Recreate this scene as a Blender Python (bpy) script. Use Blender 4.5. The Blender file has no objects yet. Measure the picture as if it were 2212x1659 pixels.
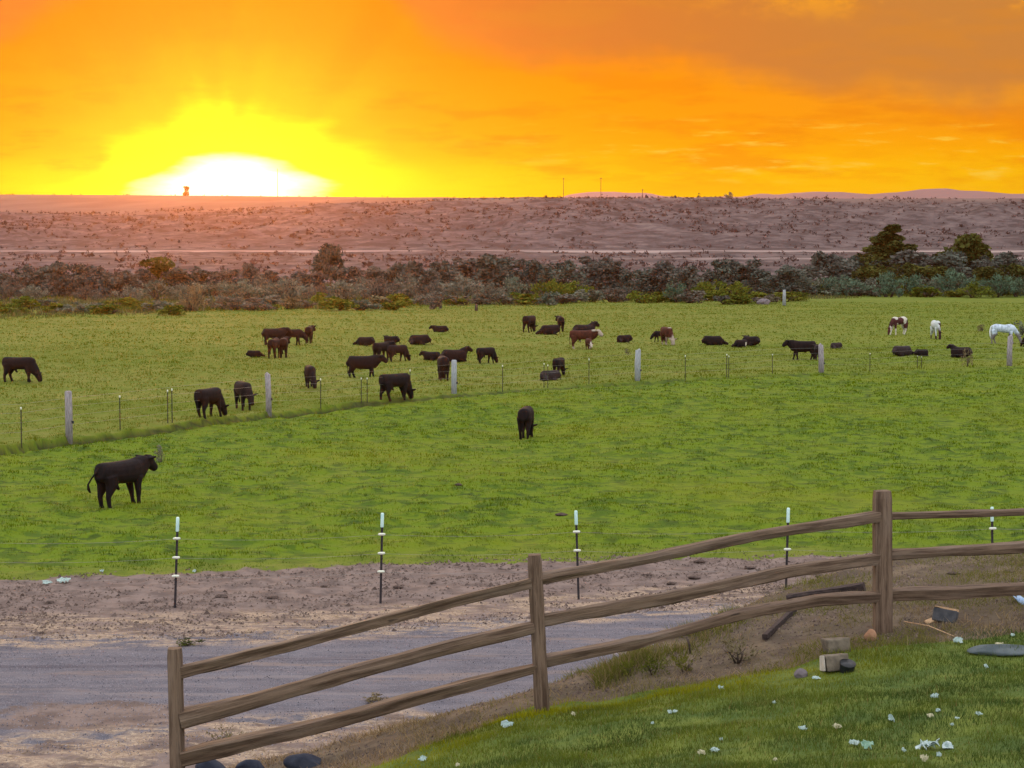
import bpy, math, random
import numpy as np
from mathutils import Vector

random.seed(7)
rng = np.random.default_rng(7)
S = bpy.context.scene
COL = S.collection
R = math.radians

# ------------------------------------------------------------------ camera
F, CX, CY = 4000.0, 1106.0, 829.5          # focal length and centre in a 2212 x 1659 picture
PITCH = math.atan(269.5 / F)
CAM = np.array([0.0, 0.0, 6.0])
cd = bpy.data.cameras.new('camera')
cam = bpy.data.objects.new('camera', cd)
COL.objects.link(cam)
cam.location = CAM
cam.rotation_euler = (R(90) - PITCH, 0, 0)
cd.sensor_width = 36
cd.lens = 36 * F / 2212
cd.clip_start = 0.5
cd.clip_end = 40000
S.camera = cam

# ------------------------------------------------------------------ node helper
class NT:
    def __init__(s, tree):
        s.t = tree
    def n(s, typ, **kw):
        nd = s.t.nodes.new(typ)
        for k, v in kw.items():
            setattr(nd, k, v)
        return nd
    def put(s, sock, v):
        if isinstance(v, bpy.types.NodeSocket):
            s.t.links.new(v, sock)
        elif v is not None:
            sock.default_value = v
    def m(s, op, a, b=None, c=None, clamp=False):
        nd = s.n('ShaderNodeMath', operation=op, use_clamp=clamp)
        s.put(nd.inputs[0], a); s.put(nd.inputs[1], b); s.put(nd.inputs[2], c)
        return nd.outputs[0]
    def add(s, a, b): return s.m('ADD', a, b)
    def sub(s, a, b): return s.m('SUBTRACT', a, b)
    def mul(s, a, b): return s.m('MULTIPLY', a, b)
    def div(s, a, b): return s.m('DIVIDE', a, b)
    def step(s, v, a, b, lo=0.0, hi=1.0):
        nd = s.n('ShaderNodeMapRange', interpolation_type='SMOOTHSTEP')
        s.put(nd.inputs['Value'], v)
        s.put(nd.inputs['From Min'], a); s.put(nd.inputs['From Max'], b)
        s.put(nd.inputs['To Min'], lo); s.put(nd.inputs['To Max'], hi)
        return nd.outputs['Result']
    def mix(s, f, a, b, blend='MIX'):
        nd = s.n('ShaderNodeMix', data_type='RGBA', blend_type=blend)
        s.put(nd.inputs['Factor'], f)
        for k, v in ((6, a), (7, b)):
            if isinstance(v, (tuple, list)):
                v = (*v[:3], 1.0)
            s.put(nd.inputs[k], v)
        return nd.outputs[2]
    def noise(s, vec, scale, detail=3.0, rough=0.55, lac=2.0):
        nd = s.n('ShaderNodeTexNoise')
        s.put(nd.inputs['Vector'], vec)
        nd.inputs['Scale'].default_value = scale
        nd.inputs['Detail'].default_value = detail
        nd.inputs['Roughness'].default_value = rough
        return nd.outputs['Fac']
    def vmul(s, vec, xyz):
        nd = s.n('ShaderNodeVectorMath', operation='MULTIPLY')
        s.put(nd.inputs[0], vec); nd.inputs[1].default_value = xyz
        return nd.outputs[0]
    def curve(s, v, pts):
        """piecewise curve through (x, y) points"""
        xs = [p[0] for p in pts]; ys = [p[1] for p in pts]
        x0, x1 = min(xs), max(xs); y0, y1 = min(ys), max(ys)
        t = s.div(s.sub(v, x0), x1 - x0)
        nd = s.n('ShaderNodeFloatCurve')
        c = nd.mapping.curves[0]
        while len(c.points) < len(pts):
            c.points.new(0.5, 0.5)
        for p, (x, y) in zip(c.points, pts):
            p.location = ((x - x0) / (x1 - x0), (y - y0) / (y1 - y0))
            p.handle_type = 'AUTO_CLAMPED'
        nd.mapping.update()
        s.put(nd.inputs['Value'], t)
        return s.add(s.mul(nd.outputs[0], y1 - y0), y0)

def srgb(r, g, b):
    f = lambda c: (c / 255 / 12.92) if c / 255 <= .04045 else ((c / 255 + .055) / 1.055) ** 2.4
    return (f(r), f(g), f(b))

# ------------------------------------------------------------------ world: sunset sky
SUN_AZ = math.atan((490 - CX) / F)           # left of straight ahead
SUN_EL = R(4.4)
w = bpy.data.worlds.new('World')
S.world = w
w.use_nodes = True
g = NT(w.node_tree)
g.t.nodes.clear()
tc = g.n('ShaderNodeTexCoord')
sep = g.n('ShaderNodeSeparateXYZ')
g.t.links.new(tc.outputs['Generated'], sep.inputs[0])
dx, dy, dz = sep.outputs
hy = g.m('MAXIMUM', dy, 0.05)
u = g.div(dx, hy)                            # tangent of the azimuth
v = g.div(dz, hy)                            # tangent of the elevation
uv = g.n('ShaderNodeCombineXYZ')
g.put(uv.inputs[0], u); g.put(uv.inputs[1], v)
UV = uv.outputs[0]
nz = g.noise(UV, 14, 4)
nzs = g.noise(g.vmul(UV, (12, 60, 1)), 1.0, 5, .6)
wisp = g.noise(g.vmul(UV, (22, 150, 1)), 1.0, 6, .62)
us, vs = -0.152, 0.036
du = g.sub(u, us)
dv = g.sub(v, vs)
low = g.mix(g.step(v, .028, .085), srgb(255, 198, 0), srgb(255, 160, 0))
low = g.mix(g.step(v, .080, .125), low, srgb(247, 138, 6))
low = g.mix(g.mul(g.step(u, .02, .27), g.step(v, .055, .09)), low, srgb(248, 158, 24))
low = g.mix(g.mul(g.step(v, .062, .04), g.step(u, .30, -.1, .6, .9)), low, srgb(255, 204, 0))
# darker smoky folds left of the sun
fold = g.mul(g.step(nzs, .46, .62), g.mul(g.step(v, .03, .05), g.step(v, .125, .08)))
low = g.mix(g.mul(fold, .5), low, srgb(236, 130, 8))
# thin bright wisps on the right, low down
wmask = g.mul(g.step(wisp, .53, .68), g.mul(g.step(v, .036, .048), g.step(v, .082, .062)))
wmask = g.mul(wmask, g.step(u, -.06, .1))
shade = g.mul(g.mul(g.step(wisp, .5, .38), g.mul(g.step(v, .034, .046), g.step(v, .085, .062))), g.step(u, -.1, .06))
low = g.mix(g.mul(shade, .4), low, srgb(250, 166, 0))
low = g.mix(g.mul(wmask, .85), low, srgb(255, 214, 70))
# cloud deck with its lower border
edge = g.curve(u, [(-.40, .095), (-.2765, .1125), (-.255, .125), (-.2165, .143), (-.14, .17), (-.075, .145),
                   (-.059, .132), (-.036, .114), (.0235, .104), (.086, .100), (.1435, .0935), (.22, .086), (.40, .08)])
ew = g.add(g.sub(v, edge), g.add(g.mul(g.sub(nz, .5), .034), g.mul(g.sub(nzs, .5), .022)))
cl = g.step(ew, -.008, .013)
ccol = g.mix(g.step(u, -.05, .25), srgb(216, 124, 48), srgb(200, 132, 62))
ccol = g.mix(g.mul(g.step(nzs, .45, .65), .5), ccol, srgb(214, 136, 46))
hi_w = g.mul(g.step(g.noise(g.vmul(UV, (20, 34, 1)), 1.0, 5, .6), .50, .66), g.mul(g.step(v, .122, .138), g.step(u, .02, .2)))
ccol = g.mix(g.mul(hi_w, .8), ccol, srgb(250, 166, 40))
sky = g.mix(g.mul(cl, .97), low, ccol)
# rays fanning from the sun
ang = g.m('ARCTAN2', dv, du)
rn = g.n('ShaderNodeTexNoise', noise_dimensions='1D')
g.put(rn.inputs['W'], ang); rn.inputs['Scale'].default_value = 2.4; rn.inputs['Detail'].default_value = 1
rr = g.m('SQRT', g.add(g.m('POWER', g.div(du, g.step(v, .040, .085, .118, .070)), 2), g.m('POWER', g.div(dv, .066), 2)))
rr = g.sub(rr, g.mul(g.sub(rn.outputs['Fac'], .5), g.step(rr, .3, 1.2, .1, .9)))
rr = g.sub(rr, g.mul(g.sub(nzs, .5), .5))
smoke = g.m('SQRT', g.add(g.m('POWER', g.div(g.sub(u, -.262), .045), 2), g.m('POWER', g.div(g.sub(v, .056), .014), 2)))
rr = g.add(rr, g.mul(g.step(g.sub(smoke, g.mul(g.sub(nzs, .5), 1.6)), 1.3, .3), .6))
sky = g.mix(g.step(rr, 1.45, .6, 0, .65), sky, srgb(255, 190, 0))
sky = g.mix(g.step(rr, .92, .52), sky, srgb(255, 252, 0))
# low yellow band hugging the horizon near the sun
band = g.mul(g.step(g.add(v, g.mul(g.sub(nzs, .5), .014)), .056, .036), g.step(g.m('ABSOLUTE', du), .24, .07))
sky = g.mix(g.mul(band, .75), sky, srgb(255, 244, 0))
# pale shafts of light between the clouds above the sun
shaft = g.n('ShaderNodeTexNoise', noise_dimensions='1D')
g.put(shaft.inputs['W'], g.div(du, g.m('MAXIMUM', g.add(dv, .02), .01))); shaft.inputs['Scale'].default_value = 1.5; shaft.inputs['Detail'].default_value = 1
fan = g.mul(g.step(shaft.outputs['Fac'], .46, .62), g.mul(g.step(v, .06, .085), g.step(v, .20, .10)))
fan = g.mul(fan, g.step(g.m('ABSOLUTE', du), .14, .04))
sky = g.mix(g.mul(fan, .14), sky, srgb(255, 196, 10))
fan2 = g.mul(g.step(shaft.outputs['Fac'], .50, .36), g.mul(g.step(v, .065, .09), g.step(g.m('ABSOLUTE', du), .16, .05)))
sky = g.mix(g.mul(fan2, .16), sky, srgb(240, 134, 6))
# white heart of the glow
core = g.m('SQRT', g.add(g.m('POWER', g.div(du, g.step(v, .040, .050, .058, .040)), 2), g.m('POWER', g.div(g.m('ABSOLUTE', g.sub(v, .034)), .0235), 4)))
core = g.sub(core, g.mul(g.sub(nzs, .5), .9))
sky = g.mix(g.step(core, .98, .72, 0, 1), sky, (1.3, 1.25, .62))
sky = g.mix(g.step(core, .8, .42, 0, 1), sky, (1.7, 1.7, 1.5))
# the dome overhead and behind: cool evening light
nish = g.n('ShaderNodeTexSky', sky_type='NISHITA')
nish.sun_disc = False
nish.sun_elevation = SUN_EL
nish.sun_rotation = SUN_AZ
DOME = (1.62, 1.62, 1.72)
dome = g.mix(1.0, DOME, g.mix(1.0, nish.outputs[0], (.05, .05, .05), 'MULTIPLY'), 'ADD')
cover = g.noise(tc.outputs['Generated'], 2.2, 4)
dome = g.mix(g.step(cover, .35, .7, 0, .35), dome, (1.9, 1.75, 1.7))
up = g.m('MAXIMUM', g.step(v, .20, .75), g.step(dy, .35, -.1))
sky = g.mix(up, sky, dome)
bg = g.n('ShaderNodeBackground')
g.put(bg.inputs['Color'], sky)
bg.inputs['Strength'].default_value = 1.0
out = g.n('ShaderNodeOutputWorld')
g.t.links.new(bg.outputs[0], out.inputs[0])

# ------------------------------------------------------------------ sun
ld = bpy.data.lights.new('sun', 'SUN')
ld.energy = 0.95
ld.angle = R(6)
ld.color = (1.0, .54, .20)
lo = bpy.data.objects.new('sun', ld)
COL.objects.link(lo)
sdir = Vector((math.sin(SUN_AZ) * math.cos(SUN_EL), math.cos(SUN_AZ) * math.cos(SUN_EL), math.sin(SUN_EL)))
lo.rotation_euler = (-sdir).to_track_quat('-Z', 'Y').to_euler()
lo.location = (0, 0, 50)

S.view_settings.view_transform = 'Standard'
S.view_settings.look = 'None'
S.view_settings.exposure = 0
S.view_settings.gamma = 1
S.cycles.use_denoising = True
S.cycles.max_bounces = 6
S.cycles.volume_bounces = 1
S.cycles.diffuse_bounces = 3
S.cycles.transparent_max_bounces = 8

# ------------------------------------------------------------------ numeric helpers
def ray(px, py):
    a, b = (px - CX) / F, -(py - CY) / F
    c, s = math.cos(PITCH), math.sin(PITCH)
    return np.array([a, c + b * s, -s + b * c])

def at(px, py, Y):
    """the point at depth Y on the line of sight through a pixel"""
    d = ray(px, py)
    return CAM + d * (Y / d[1])

_h = {}
def hash2(ix, iy, seed):
    n = (ix.astype(np.int64) * 374761393 + iy.astype(np.int64) * 668265263 + seed * 1274126177) & 0x7fffffff
    n = ((n ^ (n >> 13)) * 1274126177) & 0x7fffffff
    n = n ^ (n >> 16)
    return (n & 0xffff) / 65535.0

def vnoise(x, y, seed=0):
    ix, iy = np.floor(x), np.floor(y)
    fx, fy = x - ix, y - iy
    fx = fx * fx * fx * (fx * (fx * 6 - 15) + 10); fy = fy * fy * fy * (fy * (fy * 6 - 15) + 10)
    a = hash2(ix, iy, seed); b = hash2(ix + 1, iy, seed)
    c = hash2(ix, iy + 1, seed); d = hash2(ix + 1, iy + 1, seed)
    return (a + (b - a) * fx) * (1 - fy) + (c + (d - c) * fx) * fy - .5

def fbm(x, y, seed=0, o=4, rough=.5):
    t, amp, s = 0, 1, 0
    for k in range(o):
        ca, sa = math.cos(k * 1.1 + .4), math.sin(k * 1.1 + .4)
        t = t + amp * vnoise((x * ca - y * sa) * 2 ** k, (x * sa + y * ca) * 2 ** k, seed + k * 17)
        s += amp; amp *= rough
    return t / s

def sm(a, b, t):
    t = np.clip((t - a) / (b - a), 0, 1)
    return t * t * (3 - 2 * t)

# field fence and its ditch: picture points dropped on the level field
def flat(px, py):
    d = ray(px, py)
    return CAM + d * (-CAM[2] / d[2])
DITCH = np.array([flat(*p)[:2] for p in ((-420, 1075), (0, 985), (90, 966), (350, 931), (620, 892), (900, 866), (1200, 840), (1774, 809), (2212, 793), (2700, 776))])
def ditch_off(x, y):
    """signed distance in y from the ditch line: positive beyond it"""
    return y - np.interp(x, DITCH[:, 0], DITCH[:, 1])

def fence_y(x): return np.interp(x, [-8, -2.56, .22, 3.47, 6, 12], [12.6, 14.06, 14.8, 16.06, 16.9, 18.5])
def fence_z(x): return np.interp(x, [-8, -2.56, .22, 3.47, 5, 9], [.75, 1.74, 2.33, 2.77, 2.86, 2.9])
def edge_y(x): return np.interp(x, [-8, -2.56, .22, 1.6, 3, 4.5, 8], [12.8, 14.4, 15.4, 17.0, 18.8, 20.2, 21])
def edge_run(x): return np.interp(x, [-3, 1, 4], [7, 5.2, 4.6])

BRINK = ([-400, 0, 400, 800, 1000, 1150, 2212, 2700], [474, 470, 462, 447, 436, 434, 435, 435])
SKYL = ([-400, 0, 500, 1000, 1200, 2212, 2700], [418, 420, 423, 428, 430, 434, 436])

def far_z(x, y):
    """land beyond the river thicket: scrub flat, track, bluff, plateau"""
    px = CX + F * x / y
    def zy(py, Y):
        b = -(py - CY) / F
        c, s = math.cos(PITCH), math.sin(PITCH)
        return CAM[2] + (-s + b * c) / (c + b * s) * Y
    wob = 22 * fbm(x / 170, y * 0 + 3, 5, 3)
    yb = y + wob
    D = [330, 440, 596, 614, 640, 900, 960, 1700, 2600]
    brink = np.interp(px, *BRINK); sky_ = np.interp(px, *SKYL)
    zz = [0 * x, zy(588 + 0 * x, 440), zy(544 + 0 * x, 596), zy(541.5 + 0 * x, 614), zy(534 + 0 * x, 640), zy(brink, 900), zy(brink - 5, 960), zy(sky_, 1700), zy(sky_, 1700) - 8]
    zz[6] = np.minimum(zz[6], zz[7])
    z = np.zeros_like(x)
    for k in range(len(D) - 1):
        t = np.clip((yb - D[k]) / (D[k + 1] - D[k]), 0, 1)
        if k in (4,):
            t = t ** .85
        seg = zz[k] + (zz[k + 1] - zz[k]) * t
        z = np.where(yb >= D[k], seg, z)
    bl = sm(640, 720, y) * sm(985, 880, y)
    gul = fbm(x / 38 + fbm(x / 90, y / 90, 9, 2) * 2, y / 70, 21, 4, .55)
    z = z + bl * (gul * 9.0 + fbm(x / 10, y / 12, 23, 3, .6) * 1.5)
    sc = sm(340, 420, y) * sm(604, 585, y)
    z = z + sc * fbm(x / 22, y / 22, 31, 3) * 2.6
    z = z + sm(960, 1100, y) * sm(1700, 1500, y) * fbm(x / 60, y / 60, 41, 3) * 3
    return z

def H(x, y, bumps=True):
    x = np.asarray(x, float); y = np.asarray(y, float)
    zf, yf, ye = fence_z(x), fence_y(x), edge_y(x)
    slope = np.interp(x, [-3, 4], [.2, .05])
    front = zf + np.minimum(slope * (yf - y), .75)
    top = zf - .02 * (y - yf)
    ze = zf - .02 * (ye - yf)
    back = ze * (1 - sm(0, 1, (y - ye) / edge_run(x)))
    yard = np.where(y < yf, front, np.where(y < ye, top, back))
    z = np.where(y < 31, yard, 0.0)
    z = np.where(y > 330, far_z(x, np.maximum(y, 1)), z)
    if bumps:
        on_yard = sm(1, -1, y - ye)
        z = z + on_yard * (fbm(x / .5, y / .5, 51, 3) * .06 + fbm(x / 1.6, y / 1.6, 52, 2) * .10)
        bank = sm(-1, .3, y - ye) * sm(26, 23, y)
        z = z + bank * (fbm(x / .35, y / .35, 61, 3) * .10)
        road = sm(22, 25, y) * sm(37, 34, y)
        z = z + road * fbm(x / 1.3, y / .5, 71, 3) * .035 + sm(31.5, 33, y) * sm(38, 36, y) * fbm(x / .3, y / .3, 72, 3) * .09
        past = sm(35, 38, y) * sm(330, 290, y)
        d = ditch_off(x, y)
        tus = np.maximum(fbm(x / .75, y / .6, 81, 3, .55), -.15)
        z = z + past * (tus * .24 + fbm(x / 9, y / 9, 82, 2) * .25)
        lf = np.interp(x / np.maximum(y, 1), [-.28, -.12, -.02, .1, .3], [.24, .20, .11, .07, .08])
        z = z - np.exp(-((d + .5) / .5) ** 2) * lf * .5 + sm(-.22, .06, d + fbm(x / 2.6, y * 0, 161, 2) * .14) * sm(5.0, 1.0, d) * lf * (d > -1)
    return z

def ground_hit(px, py, y0=7.0, y1=2600.0):
    d = ray(px, py)
    Y = np.geomspace(y0, y1, 9000)
    P = CAM[None] + d[None] * (Y / d[1])[:, None]
    below = P[:, 2] <= H(P[:, 0], P[:, 1])
    k = int(np.argmax(below)) if below.any() else len(Y) - 1
    p = P[k].copy(); p[2] = float(H(p[0], p[1]))
    return p

def tag(o, label=None, cat=None, group=None, kind=None):
    if label: o['label'] = label
    if cat: o['category'] = cat
    if group: o['group'] = group
    if kind: o['kind'] = kind
    return o

def empty(name, loc, rz=0, **kw):
    o = bpy.data.objects.new(name, None)
    COL.objects.link(o)
    o.location = loc; o.rotation_euler = (0, 0, rz)
    o.empty_display_size = .2
    return tag(o, **kw)

def link(name, me, mat, parent=None, loc=None):
    o = bpy.data.objects.new(name, me)
    COL.objects.link(o)
    if mat is not None and not me.materials:
        me.materials.append(mat)
    if parent is not None: o.parent = parent
    if loc is not None: o.location = loc
    return o

def mesh_np(name, V, Fc, smooth=True):
    """V (n,3), Fc (m,k) with constant k"""
    V = np.ascontiguousarray(V, dtype=np.float32); Fc = np.ascontiguousarray(Fc, dtype=np.int32)
    me = bpy.data.meshes.new(name)
    m, k = Fc.shape
    me.vertices.add(len(V)); me.vertices.foreach_set('co', V.ravel())
    me.loops.add(m * k); me.loops.foreach_set('vertex_index', Fc.ravel())
    me.polygons.add(m)
    me.polygons.foreach_set('loop_start', np.arange(0, m * k, k, dtype=np.int32))
    me.polygons.foreach_set('loop_total', np.full(m, k, dtype=np.int32))
    me.polygons.foreach_set('use_smooth', np.full(m, smooth))
    me.update(calc_edges=True)
    return me

def attr(me, name, vals):
    a = me.attributes.new(name, 'FLOAT', 'POINT')
    a.data.foreach_set('value', np.ascontiguousarray(vals, dtype=np.float32))

class MB:
    """collects closed pieces of one mesh"""
    def __init__(s): s.v, s.f = [], []
    def add(s, V, Fc):
        o = len(s.v)
        s.v += [tuple(map(float, p)) for p in V]
        s.f += [tuple(int(i) + o for i in f) for f in Fc]
        return s
    def tube(s, pts, n=10, lat=(0, 1, 0), power=2.0, jit=0.0, seed=0):
        """pts: (x, y, z, r_normal, r_lateral)"""
        rg = np.random.default_rng(seed)
        P = np.array([p[:3] for p in pts], float)
        m = len(P); V = []
        for i in range(m):
            T = P[min(i + 1, m - 1)] - P[max(i - 1, 0)]
            T = T / (np.linalg.norm(T) + 1e-9)
            L = np.array(lat, float); L = L - L.dot(T) * T
            if np.linalg.norm(L) < .2:
                L = np.array([1., 0, 0]); L = L - L.dot(T) * T
            L /= np.linalg.norm(L); N = np.cross(T, L)
            rn_, rl = pts[i][3], (pts[i][4] if len(pts[i]) > 4 else pts[i][3])
            for k in range(n):
                a = 2 * math.pi * (k + .5) / n
                c, q = math.cos(a), math.sin(a)
                c = math.copysign(abs(c) ** (2 / power), c); q = math.copysign(abs(q) ** (2 / power), q)
                e = 1 + (rg.normal() * jit if jit else 0)
                V.append(P[i] + N * q * rn_ * e + L * c * rl * e)
        Fc = [(i * n + k, i * n + (k + 1) % n, (i + 1) * n + (k + 1) % n, (i + 1) * n + k) for i in range(m - 1) for k in range(n)]
        Fc += [tuple(range(n - 1, -1, -1)), tuple(range((m - 1) * n, m * n))]
        return s.add(V, Fc)
    def box(s, c, sz, rot=None, jit=0.0, seed=0):
        rg = np.random.default_rng(seed)
        V = np.array([(x, y, z) for x in (-.5, .5) for y in (-.5, .5) for z in (-.5, .5)]) * np.array(sz)
        V = V + rg.normal(size=V.shape) * jit
        if rot is not None: V = V @ np.array(rot).T
        V = V + np.array(c)
        return s.add(V, [(0, 1, 3, 2), (4, 6, 7, 5), (0, 4, 5, 1), (2, 3, 7, 6), (0, 2, 6, 4), (1, 5, 7, 3)])
    def mesh(s, name, smooth=False):
        me = bpy.data.meshes.new(name)
        me.from_pydata(s.v, [], s.f)
        me.update()
        if smooth:
            me.polygons.foreach_set('use_smooth', [True] * len(me.polygons))
        return me
    def build(s, name, mat, parent=None, smooth=False, loc=None):
        return link(name, s.mesh(name, smooth), mat, parent, loc)

def rotz(a):
    c, s_ = math.cos(a), math.sin(a)
    return np.array([[c, -s_, 0], [s_, c, 0], [0, 0, 1]])
def rotx(a):
    c, s_ = math.cos(a), math.sin(a)
    return np.array([[1, 0, 0], [0, c, -s_], [0, s_, c]])
def roty(a):
    c, s_ = math.cos(a), math.sin(a)
    return np.array([[c, 0, s_], [0, 1, 0], [-s_, 0, c]])

# ------------------------------------------------------------------ materials
def mat(name, build):
    m = bpy.data.materials.new(name)
    m.use_nodes = True
    t = NT(m.node_tree)
    t.t.nodes.clear()
    o = t.n('ShaderNodeOutputMaterial')
    build(t, o)
    return m

def principled(t, o, col, rough=.9, bump=None, spec=.2, dist=.02, bstr=.6):
    b = t.n('ShaderNodeBsdfPrincipled')
    if isinstance(col, (tuple, list)): col = (*col[:3], 1)
    t.put(b.inputs['Base Color'], col)
    t.put(b.inputs['Roughness'], rough)
    b.inputs['Specular IOR Level'].default_value = spec
    if bump is not None:
        bn = t.n('ShaderNodeBump')
        bn.inputs['Strength'].default_value = bstr
        bn.inputs['Distance'].default_value = dist
        t.put(bn.inputs['Height'], bump)
        t.t.links.new(bn.outputs[0], b.inputs['Normal'])
    t.t.links.new(b.outputs[0], o.inputs[0])
    return b

def wpos(t): return t.n('ShaderNodeNewGeometry').outputs['Position']
def at_(t, name):
    a = t.n('ShaderNodeAttribute'); a.attribute_name = name
    return a.outputs['Fac']

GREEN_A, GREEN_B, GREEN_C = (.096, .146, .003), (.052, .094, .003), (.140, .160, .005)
DRY_A, DRY_B = (.112, .136, .014), (.148, .150, .030)
def field_colour(t, P):
    """green of the pasture: varied clumps, tussock shade painted in as darker green, drier sward beyond the field fence"""
    n1 = t.noise(t.vmul(P, (1.25, 1.5, 0)), 1.0, 4, .62)
    n2 = t.noise(t.vmul(P, (.12, .12, 0)), 1.0, 3)
    n3 = t.noise(t.vmul(P, (3.5, 3.5, 0)), 1.0, 3, .6)
    c = t.mix(t.step(n1, .41, .53), GREEN_B, GREEN_A)  # darker clumps: grass variety plus tussock shade put into the colour
    c = t.mix(t.step(t.noise(t.vmul(P, (1.5, 2.2, 0)), 1.0, 3, .6), .45, .35, 0, .9), c, (.032, .060, .004))  # dark mottles painted in for the shade between tussocks
    c = t.mix(t.mul(t.step(n2, .45, .7), .5), c, GREEN_C)
    c = t.mix(t.step(n3, .6, .75, 0, .5), c, GREEN_C)
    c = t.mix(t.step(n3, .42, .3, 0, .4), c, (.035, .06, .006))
    d = t.mix(t.step(n1, .42, .62), DRY_A, DRY_B)
    d = t.mix(t.step(t.noise(t.vmul(P, (.05, .09, 0)), 1.0, 4), .42, .62), d, (.10, .125, .01))
    dry = at_(t, 'dry')
    return t.mix(t.mul(dry, t.step(n2, .25, .6, .55, .95)), c, d)

def build_ground(t, o):
    P = wpos(t)
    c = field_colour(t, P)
    nb = t.noise(t.vmul(P, (2.2, 2.2, 0)), 1.0, 4, .6)
    nf = t.noise(t.vmul(P, (14, 14, 0)), 1.0, 3, .6)
    nst = t.noise(t.vmul(P, (1.1, 3.0, 0)), 1.0, 8, .68)
    j = t.mul(t.sub(nb, .5), 1.3)
    def zone(c, name, colr):
        return t.mix(t.step(t.add(at_(t, name), j), .38, .62), c, colr)
    # bare trampled earth
    dirt = t.mix(t.step(nb, .38, .62), (.112, .083, .073), (.182, .138, .120))
    dirt = t.mix(t.step(nf, .58, .72, 0, .6), dirt, (.07, .046, .038))
    c = zone(c, 'dirt', dirt)
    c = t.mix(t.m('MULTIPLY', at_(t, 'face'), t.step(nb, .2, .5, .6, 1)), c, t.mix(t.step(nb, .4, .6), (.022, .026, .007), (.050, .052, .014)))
    grav = t.mix(t.step(nst, .4, .62), (.090, .087, .104), (.128, .121, .138))
    nff = t.noise(t.vmul(P, (60, 60, 60)), 1.0, 2, .7)
    grav = t.mix(t.step(nf, .55, .75, 0, .5), grav, (.10, .094, .112))
    grav = t.mix(t.step(nff, .42, .30, 0, .8), grav, (.075, .070, .085))
    grav = t.mix(t.step(nff, .58, .68, 0, .8), grav, (.30, .28, .30))
    grav = t.mix(t.step(t.noise(t.vmul(P, (.35, 1.6, 0)), 1.0, 4), .56, .66, 0, .6), grav, (.19, .145, .125))
    rut = t.noise(t.vmul(P, (.10, 2.6, 0)), 1.0, 4, .6)
    grav = t.mix(t.step(rut, .56, .66, 0, .55), grav, (.055, .052, .068))
    grav = t.mix(t.step(rut, .42, .34, 0, .4), grav, (.20, .175, .175))
    c = zone(c, 'gravel', grav)
    # straw in streaks along the road
    straw = t.mix(t.step(nf, .4, .65), (.25, .185, .135), (.40, .31, .22))
    straw = t.mix(t.step(nff, .5, .62, 0, .7), straw, (.14, .095, .07))
    sf = t.mul(t.step(nst, .44, .56), t.step(at_(t, 'straw'), .1, .6))
    c = t.mix(t.mul(sf, .92), c, straw)
    lawn = t.mix(t.step(nb, .35, .65), (.055, .090, .018), (.110, .140, .022))
    lawn = t.mix(t.step(nf, .6, .75, 0, .5), lawn, (.10, .095, .03))
    c = zone(c, 'lawn', lawn)
    bank = t.mix(t.step(nb, .4, .6), (.078, .058, .040), (.128, .098, .066))
    bank = t.mix(t.step(nf, .54, .68, 0, .7), bank, (.05, .034, .025))
    bank = t.mix(t.step(t.noise(t.vmul(P, (1.1, 1.1, 0)), 1.0, 3), .5, .62, 0, .6), bank, (.055, .042, .024))
    c = zone(c, 'bank', bank)
    # scrub flat and bluff beyond the thicket
    big = t.noise(t.vmul(P, (.035, .035, .035)), 1.0, 5, .62)
    med = t.noise(t.vmul(P, (.13, .10, .30)), 1.0, 6, .72)
    scr = t.mix(t.step(big, .35, .65), (.070, .052, .052), (.108, .081, .079))
    scr = t.mix(t.step(med, .48, .56, 0, .85), scr, (.040, .028, .028))
    scr = t.mix(t.step(med, .44, .36, 0, .7), scr, (.165, .122, .110))
    c = t.mix(t.step(at_(t, 'scrub'), .2, .8), c, scr)
    plat = t.mix(t.step(t.noise(t.vmul(P, (.02, .004, 0)), 1.0, 3), .4, .6), (.11, .07, .062), (.145, .098, .084))
    c = t.mix(at_(t, 'plateau'), c, plat)
    c = t.mix(t.mul(at_(t, 'track'), t.step(t.noise(t.vmul(P, (.05, .05, 0)), 1.0, 2), .2, .5, .5, 1)), c, (.28, .215, .195))
    principled(t, o, c, .95, t.add(t.mul(nf, .5), nb), .15, .05, .5)

M = {}
M['ground'] = mat('ground', build_ground)

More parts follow.
